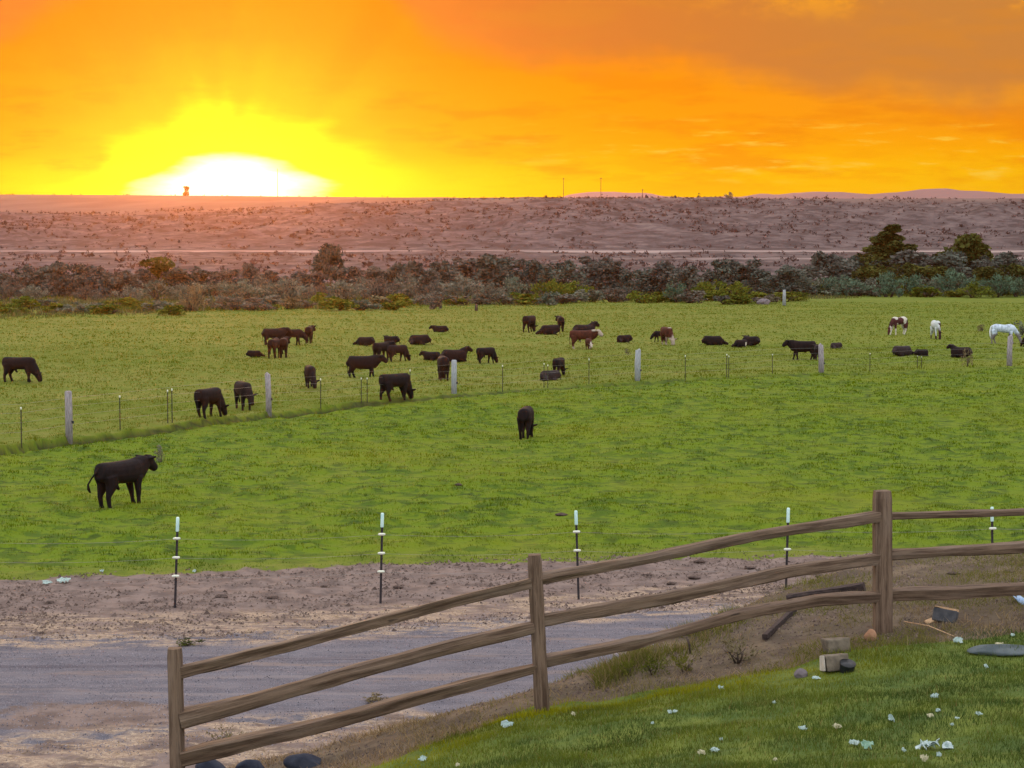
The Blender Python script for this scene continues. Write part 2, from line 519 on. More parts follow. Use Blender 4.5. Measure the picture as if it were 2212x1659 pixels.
def build_grass(t, o, kind):
    P = wpos(t)
    r = at_(t, 'rnd')
    if kind == 'field':
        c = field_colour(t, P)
        c = t.mix(t.step(r, .55, 1.0, 0, .4), c, (.16, .18, .012))
        c = t.mix(t.step(r, .2, .0, 0, .3), c, (.05, .08, .005))
    elif kind == 'lawn':
        nb = t.noise(t.vmul(P, (1.6, 1.6, 0)), 1.0, 4, .6)
        edge = at_(t, 'dry')
        c = t.mix(t.step(nb, .36, .62), (.050, .090, .024), (.105, .145, .024))
        c = t.mix(edge, c, (.24, .25, .006))
        np_ = t.noise(t.vmul(P, (.8, 1.1, 0)), 1.0, 4, .65)
        c = t.mix(t.step(np_, .5, .64, 0, .65), c, (.034, .058, .016))
        c = t.mix(t.step(np_, .42, .32, 0, .6), c, (.135, .125, .040))
        c = t.mix(t.step(r, .6, 1.0, 0, .5), c, (.10, .12, .03))
        c = t.mix(t.step(r, .2, .0, 0, .6), c, (.02, .035, .008))
        c = t.mix(t.step(r, .955, .965, 0, .7), c, (.22, .17, .07))
    elif kind == 'rank':
        c = t.mix(t.step(r, .0, .8), (.070, .070, .032), (.150, .138, .066))
        c = t.mix(at_(t, 'dry'), c, (.085, .105, .014))
    else:
        c = t.mix(t.step(r, .1, .9), (.16, .115, .07), (.33, .25, .155))
        c = t.mix(at_(t, 'dry'), c, (.11, .125, .02))
    d = t.n('ShaderNodeBsdfDiffuse'); t.put(d.inputs[0], c)
    tr = t.n('ShaderNodeBsdfTranslucent'); t.put(tr.inputs[0], t.mix(.5, c, t.mix(1.0, c, (1.15, 1.1, .6), 'MULTIPLY')))
    mx = t.n('ShaderNodeMixShader'); mx.inputs[0].default_value = .38
    t.t.links.new(d.outputs[0], mx.inputs[1]); t.t.links.new(tr.outputs[0], mx.inputs[2])
    t.t.links.new(mx.outputs[0], o.inputs[0])
for k in ('field', 'lawn', 'straw', 'rank'):
    M['grass_' + k] = mat('grass_' + k, lambda t, o, k=k: build_grass(t, o, k))

def leaf_mat(name, a, b, tr_=.14):
    def f(t, o):
        r = at_(t, 'rnd')
        oi = t.n('ShaderNodeObjectInfo').outputs['Random']
        c = t.mix(t.step(r, 0.0, 1.0), a, b)
        c = t.mix(t.step(oi, 0, 1, 0, .35), c, (b[0] * 1.2, b[1] * .85, b[2]))
        d = t.n('ShaderNodeBsdfDiffuse'); t.put(d.inputs[0], c)
        x = t.n('ShaderNodeBsdfTranslucent'); t.put(x.inputs[0], c)
        mx = t.n('ShaderNodeMixShader'); mx.inputs[0].default_value = tr_
        t.t.links.new(d.outputs[0], mx.inputs[1]); t.t.links.new(x.outputs[0], mx.inputs[2])
        t.t.links.new(mx.outputs[0], o.inputs[0])
    return mat(name, f)
M['leaf_dark'] = leaf_mat('leaf_dark', (.044, .054, .046), (.112, .128, .102))
M['leaf_olive'] = leaf_mat('leaf_olive', (.032, .040, .014), (.092, .100, .024))
M['leaf_grey'] = leaf_mat('leaf_grey', (.065, .082, .060), (.185, .210, .150))
M['leaf_teal'] = leaf_mat('leaf_teal', (.040, .072, .045), (.105, .175, .110))
M['leaf_lime'] = leaf_mat('leaf_lime', (.055, .072, .012), (.140, .165, .024))
M['leaf_red'] = leaf_mat('leaf_red', (.054, .056, .044), (.142, .140, .106))
M['leaf_tan'] = leaf_mat('leaf_tan', (.085, .080, .040), (.200, .178, .095))
M['sage'] = leaf_mat('sage', (.046, .032, .031), (.086, .061, .057), .1)

def simple(name, a, b, scale=20, rough=.9, spec=.2, bstr=.5, stretch=(1, 1, 1), coord='Object', dist=.01):
    def f(t, o):
        tcn = t.n('ShaderNodeTexCoord').outputs[coord]
        n = t.noise(t.vmul(tcn, stretch), scale, 5, .6)
        principled(t, o, t.mix(t.step(n, .35, .65), a, b), rough, n, spec, dist, bstr)
    return mat(name, f)
M['bark'] = simple('bark', (.045, .034, .027), (.09, .07, .055), 8)
def build_wood(t, o):
    tcn = t.n('ShaderNodeTexCoord').outputs['Object']
    a = t.n('ShaderNodeAttribute'); a.attribute_name = 'along'
    b = t.n('ShaderNodeAttribute'); b.attribute_name = 'around'
    cv = t.n('ShaderNodeCombineXYZ'); t.put(cv.inputs[0], a.outputs['Fac']); t.put(cv.inputs[1], b.outputs['Fac'])
    oi = t.n('ShaderNodeObjectInfo').outputs['Random']; t.put(cv.inputs[2], t.mul(oi, 50))
    gr = t.noise(t.vmul(cv.outputs[0], (2.2, 16, 1)), 1.0, 6, .62)
    bl = t.noise(t.vmul(cv.outputs[0], (1.2, 3.0, 1)), 1.0, 3)
    c = t.mix(t.step(gr, .36, .62), (.062, .038, .024), (.150, .103, .070))
    c = t.mix(t.step(bl, .45, .7, 0, .5), c, (.190, .145, .110))
    fine = t.noise(t.vmul(cv.outputs[0], (5, 70, 1)), 1.0, 4, .7)
    c = t.mix(t.step(fine, .56, .70, 0, .8), c, (.028, .018, .013))
    c = t.mix(t.step(fine, .40, .28, 0, .55), c, (.24, .19, .15))
    c = t.mix(t.step(gr, .66, .74, 0, .7), c, (.035, .022, .016))
    c = t.mix(t.step(t.noise(t.vmul(cv.outputs[0], (3.5, 7, 1)), 1.0, 2), .70, .76, 0, .8), c, (.03, .02, .015))
    principled(t, o, c, .8, gr, .25, .012, .9)
M['rail'] = mat('rail_wood', build_wood)
M['old_post'] = simple('old_post', (.16, .145, .15), (.30, .28, .29), 6, stretch=(6, 6, .8))
M['pale_post'] = simple('pale_post', (.20, .225, .24), (.31, .335, .35), 6, stretch=(6, 6, .8))
M['steel_green'] = simple('steel_green', (.028, .030, .018), (.06, .06, .035), 20)
M['steel_dark'] = simple('steel_dark', (.016, .014, .017), (.035, .030, .034), 30, rough=.6)
M['white_cap'] = simple('white_cap', (.40, .62, .60), (.50, .70, .66), 10, rough=.5)
M['insulator'] = simple('insulator', (.55, .60, .50), (.65, .68, .58), 10, rough=.5)
M['wire'] = simple('wire', (.16, .16, .15), (.26, .25, .23), 10, rough=.5, spec=.5)
M['dung'] = simple('dung', (.035, .024, .020), (.085, .06, .05), 18, dist=.05)
M['timber'] = simple('timber', (.022, .016, .016), (.055, .04, .036), 6, stretch=(1, 6, 6))
M['concrete'] = simple('concrete', (.10, .085, .065), (.165, .14, .105), 14)
M['concrete_pale'] = simple('concrete_pale', (.34, .32, .27), (.45, .42, .36), 14)
M['plastic_black'] = simple('plastic_black', (.010, .012, .014), (.02, .022, .026), 10, rough=.45, spec=.4)
M['clay'] = simple('clay', (.25, .135, .078), (.34, .20, .12), 8)
M['boulder'] = simple('boulder', (.016, .021, .036), (.042, .050, .072), 5, dist=.03)
M['slate'] = simple('slate', (.045, .062, .068), (.085, .105, .11), 5)
M['grey_rock'] = simple('grey_rock', (.10, .085, .095), (.18, .155, .165), 3)
M['paper'] = simple('paper', (.22, .31, .29), (.36, .45, .42), 30)
M['paper_warm'] = simple('paper_warm', (.30, .29, .18), (.42, .40, .27), 30)
M['paper_green'] = simple('paper_green', (.14, .26, .19), (.24, .36, .27), 30)
M['paper_bright'] = simple('paper_bright', (.28, .37, .37), (.46, .54, .53), 30)
M['tarp'] = simple('tarp', (.20, .32, .50), (.33, .45, .60), 12)
M['cut_wood'] = simple('cut_wood', (.42, .27, .15), (.55, .38, .23), 10, stretch=(1, 8, 8))
M['grey_board'] = simple('grey_board', (.045, .048, .055), (.085, .088, .095), 10)
M['hill'] = simple('hill', (.17, .128, .135), (.22, .165, .17), .002, coord='Object')
M['eye'] = simple('eye', (.006, .005, .005), (.012, .01, .01), 10, rough=.15, spec=.6)
M['hair_black'] = simple('hair_black', (.010, .007, .007), (.022, .016, .015), 30)
M['hair_white'] = simple('hair_white', (.45, .50, .50), (.58, .62, .60), 30)

# ------------------------------------------------------------------ the land: one fan-shaped sheet cut into its named surfaces
def rows():
    segs = [(8, 22, .09), (22, 40, .12), (40, 80, .17), (80, 130, .35), (130, 330, 1.0), (330, 640, 3.5), (640, 980, 3.0), (980, 2600, 16)]
    out = []
    for a, b, st in segs:
        out += list(np.arange(a, b - st * .3, st))
    return np.array(out + [2600.0])
YR = rows()
NC = 460
TA = np.linspace(-math.tan(R(25)), math.tan(R(25)), NC)
XX = YR[:, None] * TA[None]
YY = np.repeat(YR[:, None], NC, 1)
ZZ = H(XX, YY)

def ypx(x, y): return None
jn = fbm(XX / 1.1, YY / 1.1, 91, 4, .6)
pxl = CX + F * XX / YY                                    # column along the road, for border distances
def bord(pts): return np.interp(XX, [p[0] for p in pts], [p[1] for p in pts])
PAST_EDGE = [(-14, 33.6), (-9, 34.4), (-6, 35.4), (0, 36.6), (6, 37.3), (12, 37.4), (20, 37.4)]
GRAV_FAR = [(-12, 29.0), (-6, 29.2), (-3, 29.6), (0, 30.6), (2.5, 31.6), (4.2, 32.0), (8, 31.0)]
GRAV_NEAR = [(-12, 22.6), (-6.2, 22.6), (-3.7, 23.4), (-1.5, 24.0), (0, 23.0), (2, 21.5), (6, 22)]
pe, gf, gn = bord(PAST_EDGE), bord(GRAV_FAR), bord(GRAV_NEAR)
doff = ditch_off(XX, YY)
m_dirt = sm(.35, -.35, YY - pe + jn * 1.2) * sm(20, 22, YY)
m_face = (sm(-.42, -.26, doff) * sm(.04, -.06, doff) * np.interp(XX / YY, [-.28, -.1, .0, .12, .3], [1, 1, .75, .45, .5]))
patch = np.exp(-((XX + 5.3) / 1.5) ** 2 - ((YY - 24.0) / .75) ** 2)
m_grav = sm(.5, -.5, YY - gf + jn * 1.4) * sm(-.5, .5, YY - gn + jn * 1.2) * sm(.5, -.6, (XX - 5.4)) * (1 - np.clip(patch * 1.5, 0, 1))
m_straw = np.maximum(sm(gf - 1.4, gf - .1, YY) * sm(gf + 2.6, gf + .9, YY), .9 * sm(gn + 1.0, gn - .2, YY) * sm(18, 20, YY))
ye = edge_y(XX)
lawn_edge = fence_y(XX) + np.interp(XX, [-3, -1.2, .2, 2, 3.5, 8], [-.9, -.65, .30, -.30, -.8, -.8]) + fbm(XX / .9, YY * 0, 95, 3) * .8
m_lawn = sm(.12, -.12, YY - lawn_edge)
m_bank = sm(-.12, .12, YY - lawn_edge) * sm(ye + edge_run(XX) * .8, ye + edge_run(XX) * .45, YY)
m_scrub = sm(-14, 14, YY + fbm(XX / 30, YY / 30, 96, 3) * 20 - np.interp(XX / YY, [-.28, -.1, .05, .28], [282, 285, 300, 362]))
brink_off = YY + 22 * fbm(XX / 170, YY * 0 + 3, 5, 3)
m_plat = sm(905, 935, brink_off)
m_track = sm(592, 597, brink_off) * sm(618, 613, brink_off)
m_track = np.maximum(m_track, .55 * sm(520, 524, brink_off) * sm(536, 530, brink_off) * sm(.02, .07, TA[None]))
m_dry = sm(-.1, .3, doff) * (1 - .55 * sm(.02, .22, XX / YY))
m_dry = np.maximum(m_dry, .8 * np.exp(-((YY - pe - .3) / 1.0) ** 2))

zone = np.zeros(XX.shape, int)                            # 0 pasture
zone[YY < pe] = 1
zone[(m_grav > .5) & (YY < 33)] = 2
zone[(YY < ye + edge_run(XX) * .6)] = 3
zone[(m_lawn > .5) & (YY < 20)] = 4
zone[m_scrub > .5] = 5
zone[(brink_off > 594) & (brink_off < 616)] = 6
zone[brink_off >= 616] = 7
zone[brink_off > 920] = 8
NAMES = ['pasture', 'dirt', 'gravel_road', 'ground', 'lawn', 'terrain', 'dirt_road', 'hillside', 'land']
NAMES[3] = 'bank'; NAMES[5] = 'scrubland'; NAMES[8] = 'plateau'
nr = len(YR)
idx = np.arange(nr * NC).reshape(nr, NC)
quads = np.stack([idx[:-1, :-1], idx[:-1, 1:], idx[1:, 1:], idx[1:, :-1]], -1).reshape(-1, 4)
qz = zone[:-1, :-1].reshape(-1)
Vall = np.stack([XX, YY, ZZ], -1).reshape(-1, 3)
ATT = dict(face=m_face, dirt=m_dirt, gravel=m_grav, straw=m_straw, lawn=m_lawn, bank=m_bank, scrub=m_scrub, plateau=m_plat, track=m_track, dry=m_dry)
for zi, nm in enumerate(NAMES):
    q = quads[qz == zi]
    if not len(q): continue
    used, inv = np.unique(q, return_inverse=True)
    me = mesh_np(nm, Vall[used], inv.reshape(-1, 4))
    for k, a in ATT.items():
        attr(me, k, a.reshape(-1)[used])
    tag(link(nm, me, M['ground']), kind='structure')

# country further off: a low sheet to the horizon and the pale hills on the right
gb = mesh_np('ground', [(-3700, -250, -2.5), (3700, -250, -2.5), (3700, 4850, -2.5), (-3700, 4850, -2.5)], [(0, 1, 2, 3)])
attr(gb, 'scrub', np.ones(4))
tag(link('ground', gb, M['ground']), kind='structure')

hx = np.linspace(-400, 2900, 240)
ridge = np.interp(hx, [-400, 900, 1150, 1190, 1230, 1270, 1320, 1370, 1420, 1480, 1540, 1600, 1650, 1720, 1815, 1850, 1880, 1930, 1985, 2040, 2080, 2130, 2190, 2230, 2320, 2900],
                  [470, 446, 431, 428, 422, 417, 415, 416, 422, 425, 426, 424, 418, 416, 414, 417, 419, 417, 410, 408, 409, 413, 419, 418, 412, 430])
hv = []
deps = np.linspace(3500, 4700, 13)
for k, Y in enumerate(deps):
    t_ = (k - 6) / 6
    for x_, r_ in zip(hx, ridge):
        p = at(x_, r_, 4100)
        z = (p[2] + 2) * max(0, 1 - abs(t_) ** 1.8) + 7 * float(vnoise(np.array(x_ / 40), np.array(Y / 250), 3)) * (1 - abs(t_))
        hv.append((p[0] * Y / 4100, Y, z - 2))
nh = len(hx)
hf = [(k * nh + i, k * nh + i + 1, (k + 1) * nh + i + 1, (k + 1) * nh + i) for k in range(12) for i in range(nh - 1)]
tag(link('hills', mesh_np('hills', hv, hf), M['hill']), kind='structure')

# ------------------------------------------------------------------ grass
def sector(n, d0, d1, half=R(19)):
    d = np.sqrt(rng.uniform(d0 * d0, d1 * d1, n))
    a = rng.uniform(-half, half, n)
    return np.sin(a) * d, np.cos(a) * d

def blades(x, y, h, wd, lean=.5):
    n = len(x)
    z = H(x, y)
    a = rng.uniform(0, 2 * math.pi, n)
    bx, by = np.cos(a) * wd * .5, np.sin(a) * wd * .5
    la = rng.uniform(0, 2 * math.pi, n); ll = rng.uniform(0, lean, n) * h
    V = np.empty((n, 3, 3), np.float32)
    V[:, 0] = np.stack([x - bx, y - by, z - .01], -1)
    V[:, 1] = np.stack([x + bx, y + by, z - .01], -1)
    V[:, 2] = np.stack([x + np.cos(la) * ll, y + np.sin(la) * ll, z + h], -1)
    return V.reshape(-1, 3), n

def near_mask(x, y):
    return y > np.interp(x, [p[0] for p in PAST_EDGE], [p[1] for p in PAST_EDGE]) + fbm(x / 1.1, y / 1.1, 91, 4, .6) * -1.2

def clump(x, y): return fbm(x / .75, y / .6, 81, 3, .55)
def dry_at(x, y):
    d = ditch_off(x, y)
    return sm(-.1, .3, d) * (1 - .55 * sm(.02, .22, x / y))

def grass_object(name, parts, m, label):
    V = np.concatenate([p[0] for p in parts]); n = sum(p[1] for p in parts)
    me = mesh_np(name, V, np.arange(3 * n).reshape(-1, 3), False)
    attr(me, 'rnd', np.repeat(np.concatenate([p[2] for p in parts]), 3))
    attr(me, 'dry', np.repeat(np.concatenate([p[3] for p in parts]), 3))
    return tag(link(name, me, m), label, 'grass', kind='stuff')

parts = []
for d0, d1, dens, h0, wd in ((33, 50, 230, .050, .018), (50, 82, 110, .060, .030), (82, 130, 44, .075, .055), (130, 262, 9, .075, .13)):
    n = int(R(19) * (d1 * d1 - d0 * d0) * dens)
    x, y = sector(n, d0, d1)
    k = near_mask(x, y) & (rng.random(n) < .55 + clump(x, y) * 1.6)
    x, y = x[k], y[k]
    c = clump(x, y)
    dt = np.abs(ditch_off(x, y) - .8)
    dd = ditch_off(x, y)
    kd = ~((dd > -1.1) & (dd < -.02) & (rng.random(len(x)) < np.interp(x / y, [-.28, -.1, .0, .12, .3], [.99, .97, .8, .55, .6])))
    x, y, c, dt = x[kd], y[kd], c[kd], dt[kd]
    tall = 1 + 1.0 * np.exp(-(dt / .4) ** 2)
    h = h0 * rng.uniform(.5, 1.25, len(x)) * np.clip(.75 + c * 2.4, .3, 1.9) * tall
    V, m_ = blades(x, y, h, wd * rng.uniform(.6, 1.3, len(x)), .9)
    parts.append((V, m_, np.clip(rng.random(m_) * .6 + .2 + (.05 - c * .3), 0, 1), dry_at(x, y)))
grass_object('pasture_grass', parts, M['grass_field'], 'short green tussocky grass growing over the whole pasture')

# lawn in the front corner
n = 300000
x, y = rng.uniform(-2.6, 6.2, n), rng.uniform(9.5, 16.8, n)
le = fence_y(x) + np.interp(x, [-3, -1.2, .2, 2, 3.5, 8], [-.9, -.65, .30, -.30, -.8, -.8]) + fbm(x / .9, y * 0, 95, 3) * .8
k = (y < le + rng.normal(size=n) * .16 + .25 * fbm(x / .25, y / .25, 107, 2)) & (rng.random(n) < .75 + 1.2 * fbm(x / .4, y / .4, 101, 3))
x, y, le = x[k], y[k], le[k]
c = fbm(x / .5, y / .5, 51, 3)
edge = sm(2.0, .3, le - y) * sm(3.8, 1.8, x) * (.85 + fbm(x / .8, y / .5, 105, 2)) + .25 * sm(.1, .35, fbm(x / 1.5, y / .8, 103, 2) + .15) * sm(2.5, .5, x)
V, m_ = blades(x, y, rng.uniform(.018, .048, len(x)) * (1 + 1.6 * c), rng.uniform(.004, .008, len(x)), 1.1)
grass_object('lawn_grass', [(V, m_, rng.random(m_), np.clip(edge, 0, 1))], M['grass_lawn'], 'mown lawn grass on the slope in front of the rail fence')

# dry weeds and straw on the bank, along the road and round the fence feet
parts = []
n = 130000
x, y = rng.uniform(-4, 6.5, n), rng.uniform(12.5, 22.5, n)
le = fence_y(x) + np.interp(x, [-3, -1.2, .2, 2, 3.5, 8], [-.9, -.65, .30, -.30, -.8, -.8]) + fbm(x / .9, y * 0, 95, 3) * .8
pn = fbm(x / .7, y / .7, 111, 3)
k = (y > le - .05) & (y < edge_y(x) + edge_run(x) * .75) & (rng.random(n) < np.clip(.55 + pn * 2.8, .08, 1))
x, y, pn = x[k], y[k], pn[k]
green = np.clip(sm(-.16, .10, fbm(x / 1.1, y / 1.1, 113, 2)) * sm(-1.5, .8, x), 0, 1)
V, m_ = blades(x, y, rng.uniform(.015, .065, len(x)) * (1 + pn * 1.6), rng.uniform(.005, .011, len(x)), 2.2)
parts.append((V, m_, rng.random(m_), green * rng.random(m_) ** .3))
# green fringe on the crest of the bank right of the middle post
n = 9000
x = rng.uniform(.7, 2.2, n); y = edge_y(x) + rng.normal(size=n) * .22 - .1
k = rng.random(n) < np.clip(.55 + 2 * fbm(x / .35, y / .35, 117, 2), 0, 1)
x, y = x[k], y[k]
V, m_ = blades(x, y, rng.uniform(.04, .13, len(x)), rng.uniform(.006, .012, len(x)), 1.3)
parts.append((V, m_, rng.random(m_), np.clip(rng.random(m_) * 1.5, 0, 1)))
# loose straw lying flat along the road
n = 90000
x, y = rng.uniform(-13, 12, n), rng.uniform(20.5, 36, n)
gfx = np.interp(x, [p[0] for p in GRAV_FAR], [p[1] for p in GRAV_FAR]); gnx = np.interp(x, [p[0] for p in GRAV_NEAR], [p[1] for p in GRAV_NEAR])
st = np.maximum(sm(-1.0, .3, y - gfx) * sm(2.8, .8, y - gfx), sm(.8, -.4, y - gnx))
k = (rng.random(n) < st * np.clip(.5 + 2.4 * fbm(x / 1.6, y / .5, 121, 3), 0, 1)) & (y > edge_y(x) + edge_run(x) * .6)
x, y = x[k], y[k]
V, m_ = blades(x, y, rng.uniform(.008, .035, len(x)), rng.uniform(.012, .022, len(x)), 9)
parts.append((V, m_, np.clip(rng.random(m_) + .2, 0, 1), np.zeros(m_)))
grass_object('dry_weeds', parts, M['grass_straw'], 'dry straw and weeds on the bank and along the gravel road')

# crushed stone on the road and crumbs of earth on the trampled strip
def crumbs(name, label, x, y, sz, rnd_, m):
    n = len(x); z = H(x, y)
    a = rng.uniform(0, 6.28, n)
    V = np.empty((n, 4, 3), np.float32)
    for k in range(3):
        V[:, k] = np.stack([x + np.cos(a + k * 2.09) * sz * rng.uniform(.6, 1.2, n), y + np.sin(a + k * 2.09) * sz * rng.uniform(.6, 1.2, n), z - .006], -1)
    V[:, 3] = np.stack([x + rng.normal(size=n) * sz * .3, y + rng.normal(size=n) * sz * .3, z + sz * rng.uniform(.35, .9, n)], -1)
    q = np.arange(n)[:, None] * 4
    Fc = np.concatenate([q + np.array([[0, 1, 3]]), q + np.array([[1, 2, 3]]), q + np.array([[2, 0, 3]])])
    me = mesh_np(name, V.reshape(-1, 3), Fc, False)
    attr(me, 'rnd', np.repeat(rnd_, 4))
    tag(link(name, me, m), label, 'gravel', kind='stuff')
def tint(name, a, b):
    def f(t, o):
        principled(t, o, t.mix(t.step(at_(t, 'rnd'), 0, 1), a, b), .9)
    return mat(name, f)
n = 110000
x, y = rng.uniform(-11, 8, n), np.sqrt(rng.uniform(20.5 ** 2, 33 ** 2, n))
gfx = np.interp(x, [p_[0] for p_ in GRAV_FAR], [p_[1] for p_ in GRAV_FAR]); gnx = np.interp(x, [p_[0] for p_ in GRAV_NEAR], [p_[1] for p_ in GRAV_NEAR])
k = (y < gfx + .6) & (y > edge_y(x) + edge_run(x) * .7) & (rng.random(n) < np.clip(.55 + 2 * fbm(x / 1.4, y / .4, 151, 3), .1, 1))
x, y = x[k], y[k]
crumbs('gravel', 'grey crushed stone lying over the road surface', x, y, rng.uniform(.006, .020, len(x)), rng.random(len(x)), tint('gravel_stone', (.060, .056, .070), (.27, .25, .28)))
n = 60000
x, y = rng.uniform(-13, 13, n), rng.uniform(29, 37.6, n)
pex = np.interp(x, [p_[0] for p_ in PAST_EDGE], [p_[1] for p_ in PAST_EDGE])
k = (y < pex + .3) & (y > np.interp(x, [p_[0] for p_ in GRAV_FAR], [p_[1] for p_ in GRAV_FAR]) - .3) & (rng.random(n) < np.clip(.4 + 2.6 * fbm(x / .9, y / .6, 153, 3), .05, 1))
x, y = x[k], y[k]
x2, y2 = rng.uniform(-4, 7, 70000), rng.uniform(13, 22.5, 70000)
le2 = fence_y(x2) + np.interp(x2, [-3, -1.2, .2, 2, 3.5, 8], [-.9, -.65, .30, -.30, -.8, -.8])
k2 = (y2 > le2) & (y2 < edge_y(x2) + edge_run(x2) * .9) & (rng.random(70000) < np.clip(.4 + 2.6 * fbm(x2 / .5, y2 / .5, 155, 3), .05, 1))
sz_ = np.concatenate([rng.uniform(.012, .045, len(x)) * np.where(rng.random(len(x)) < .05, 1.8, 1), rng.uniform(.006, .022, int(k2.sum()))])
x, y = np.concatenate([x, x2[k2]]), np.concatenate([y, y2[k2]])
crumbs('dirt_crumbs', 'crumbs of trampled brown earth on the strip and the bank', x, y, sz_, rng.random(len(x)), tint('earth_crumb', (.075, .054, .046), (.200, .150, .125)))

# rank grass between the pasture and the thicket
n = 110000
x, y = sector(n, 178, 372, R(18))
uu = x / y
lo_ = np.interp(uu, [-.30, -.2765, -.10, .05, .15, .28], [180, 184, 226, 250, 272, 318]) + fbm(x / 14, y / 14, 141, 3) * 26
k = (y > lo_) & (rng.random(n) < .6 + fbm(x / 9, y / 16, 143, 3) * 1.4)
x, y, lo_ = x[k], y[k], lo_[k]
hgt = rng.uniform(.25, .75, len(x)) * (.8 + fbm(x / 7, y / 7, 145, 3)) * np.clip(.5 + (y - lo_) / 22, .5, 1.25)
V, m_ = blades(x, y, hgt, rng.uniform(.10, .26, len(x)), .8)
gz = np.clip(sm(-.12, .12, fbm(x / 12, y / 20, 147, 3) + np.interp(x / y, [-.28, -.1, .05, .28], [-.06, .02, .10, .16])), 0, 1)
grass_object('rank_grass', [(V, m_, rng.random(m_) * .8, gz * rng.uniform(.5, 1, m_))], M['grass_rank'], 'taller rank grass, tan and green, along the foot of the thicket')

# sagebrush on the bluff: more than one could count
sv, sf, sr = [], [], []
n = 13000
d = np.sqrt(rng.uniform(345 ** 2, 1000 ** 2, n)); a = rng.uniform(-R(21), R(21), n)
x, y = np.sin(a) * d, np.cos(a) * d
k = (rng.random(n) < np.clip(.42 + 2.2 * fbm(x / 26, y / 40, 131, 4, .6), .03, 1)) & ~((y > 585) & (y < 622) & (rng.random(n) < .93))
x, y = x[k], y[k]
# a line of bushes on the skyline
xs = rng.uniform(-.30, .08, 70) * 1690; ys = np.full(70, 1690.0) + rng.uniform(-15, 8, 70)
x = np.concatenate([x, xs]); y = np.concatenate([y, ys])
z = H(x, y, False)
m_ = len(x); Q = 9
s0 = rng.uniform(.3, .85, m_) * np.where(y > 1500, 1.25, 1) * np.where(rng.random(m_) < .06, 1.9, 1)
cen = np.stack([x, y, z], -1)[:, None] + np.stack([rng.normal(size=(m_, Q)) * .55, rng.normal(size=(m_, Q)) * .55, np.abs(rng.normal(size=(m_, Q))) * .55 + .1], -1) * s0[:, None, None]
t1 = rng.normal(size=(m_, Q, 3)); t2 = rng.normal(size=(m_, Q, 3))
t1 /= np.linalg.norm(t1, axis=-1, keepdims=True); t2 /= np.linalg.norm(t2, axis=-1, keepdims=True)
hs = (s0 * .5)[:, None, None]
Vq = np.stack([cen - t1 * hs - t2 * hs * .6, cen + t1 * hs - t2 * hs * .6, cen + t2 * hs], 2).reshape(-1, 3)
me = mesh_np('sagebrush', Vq, np.arange(len(Vq)).reshape(-1, 3), False)
attr(me, 'rnd', np.repeat(np.clip(np.repeat(rng.random(m_), Q) * .7 + rng.random(m_ * Q) * .3, 0, 1), 3))
tag(link('sagebrush', me, M['sage']), 'low grey brown sagebrush dotted over the bluff', 'sagebrush', kind='stuff')

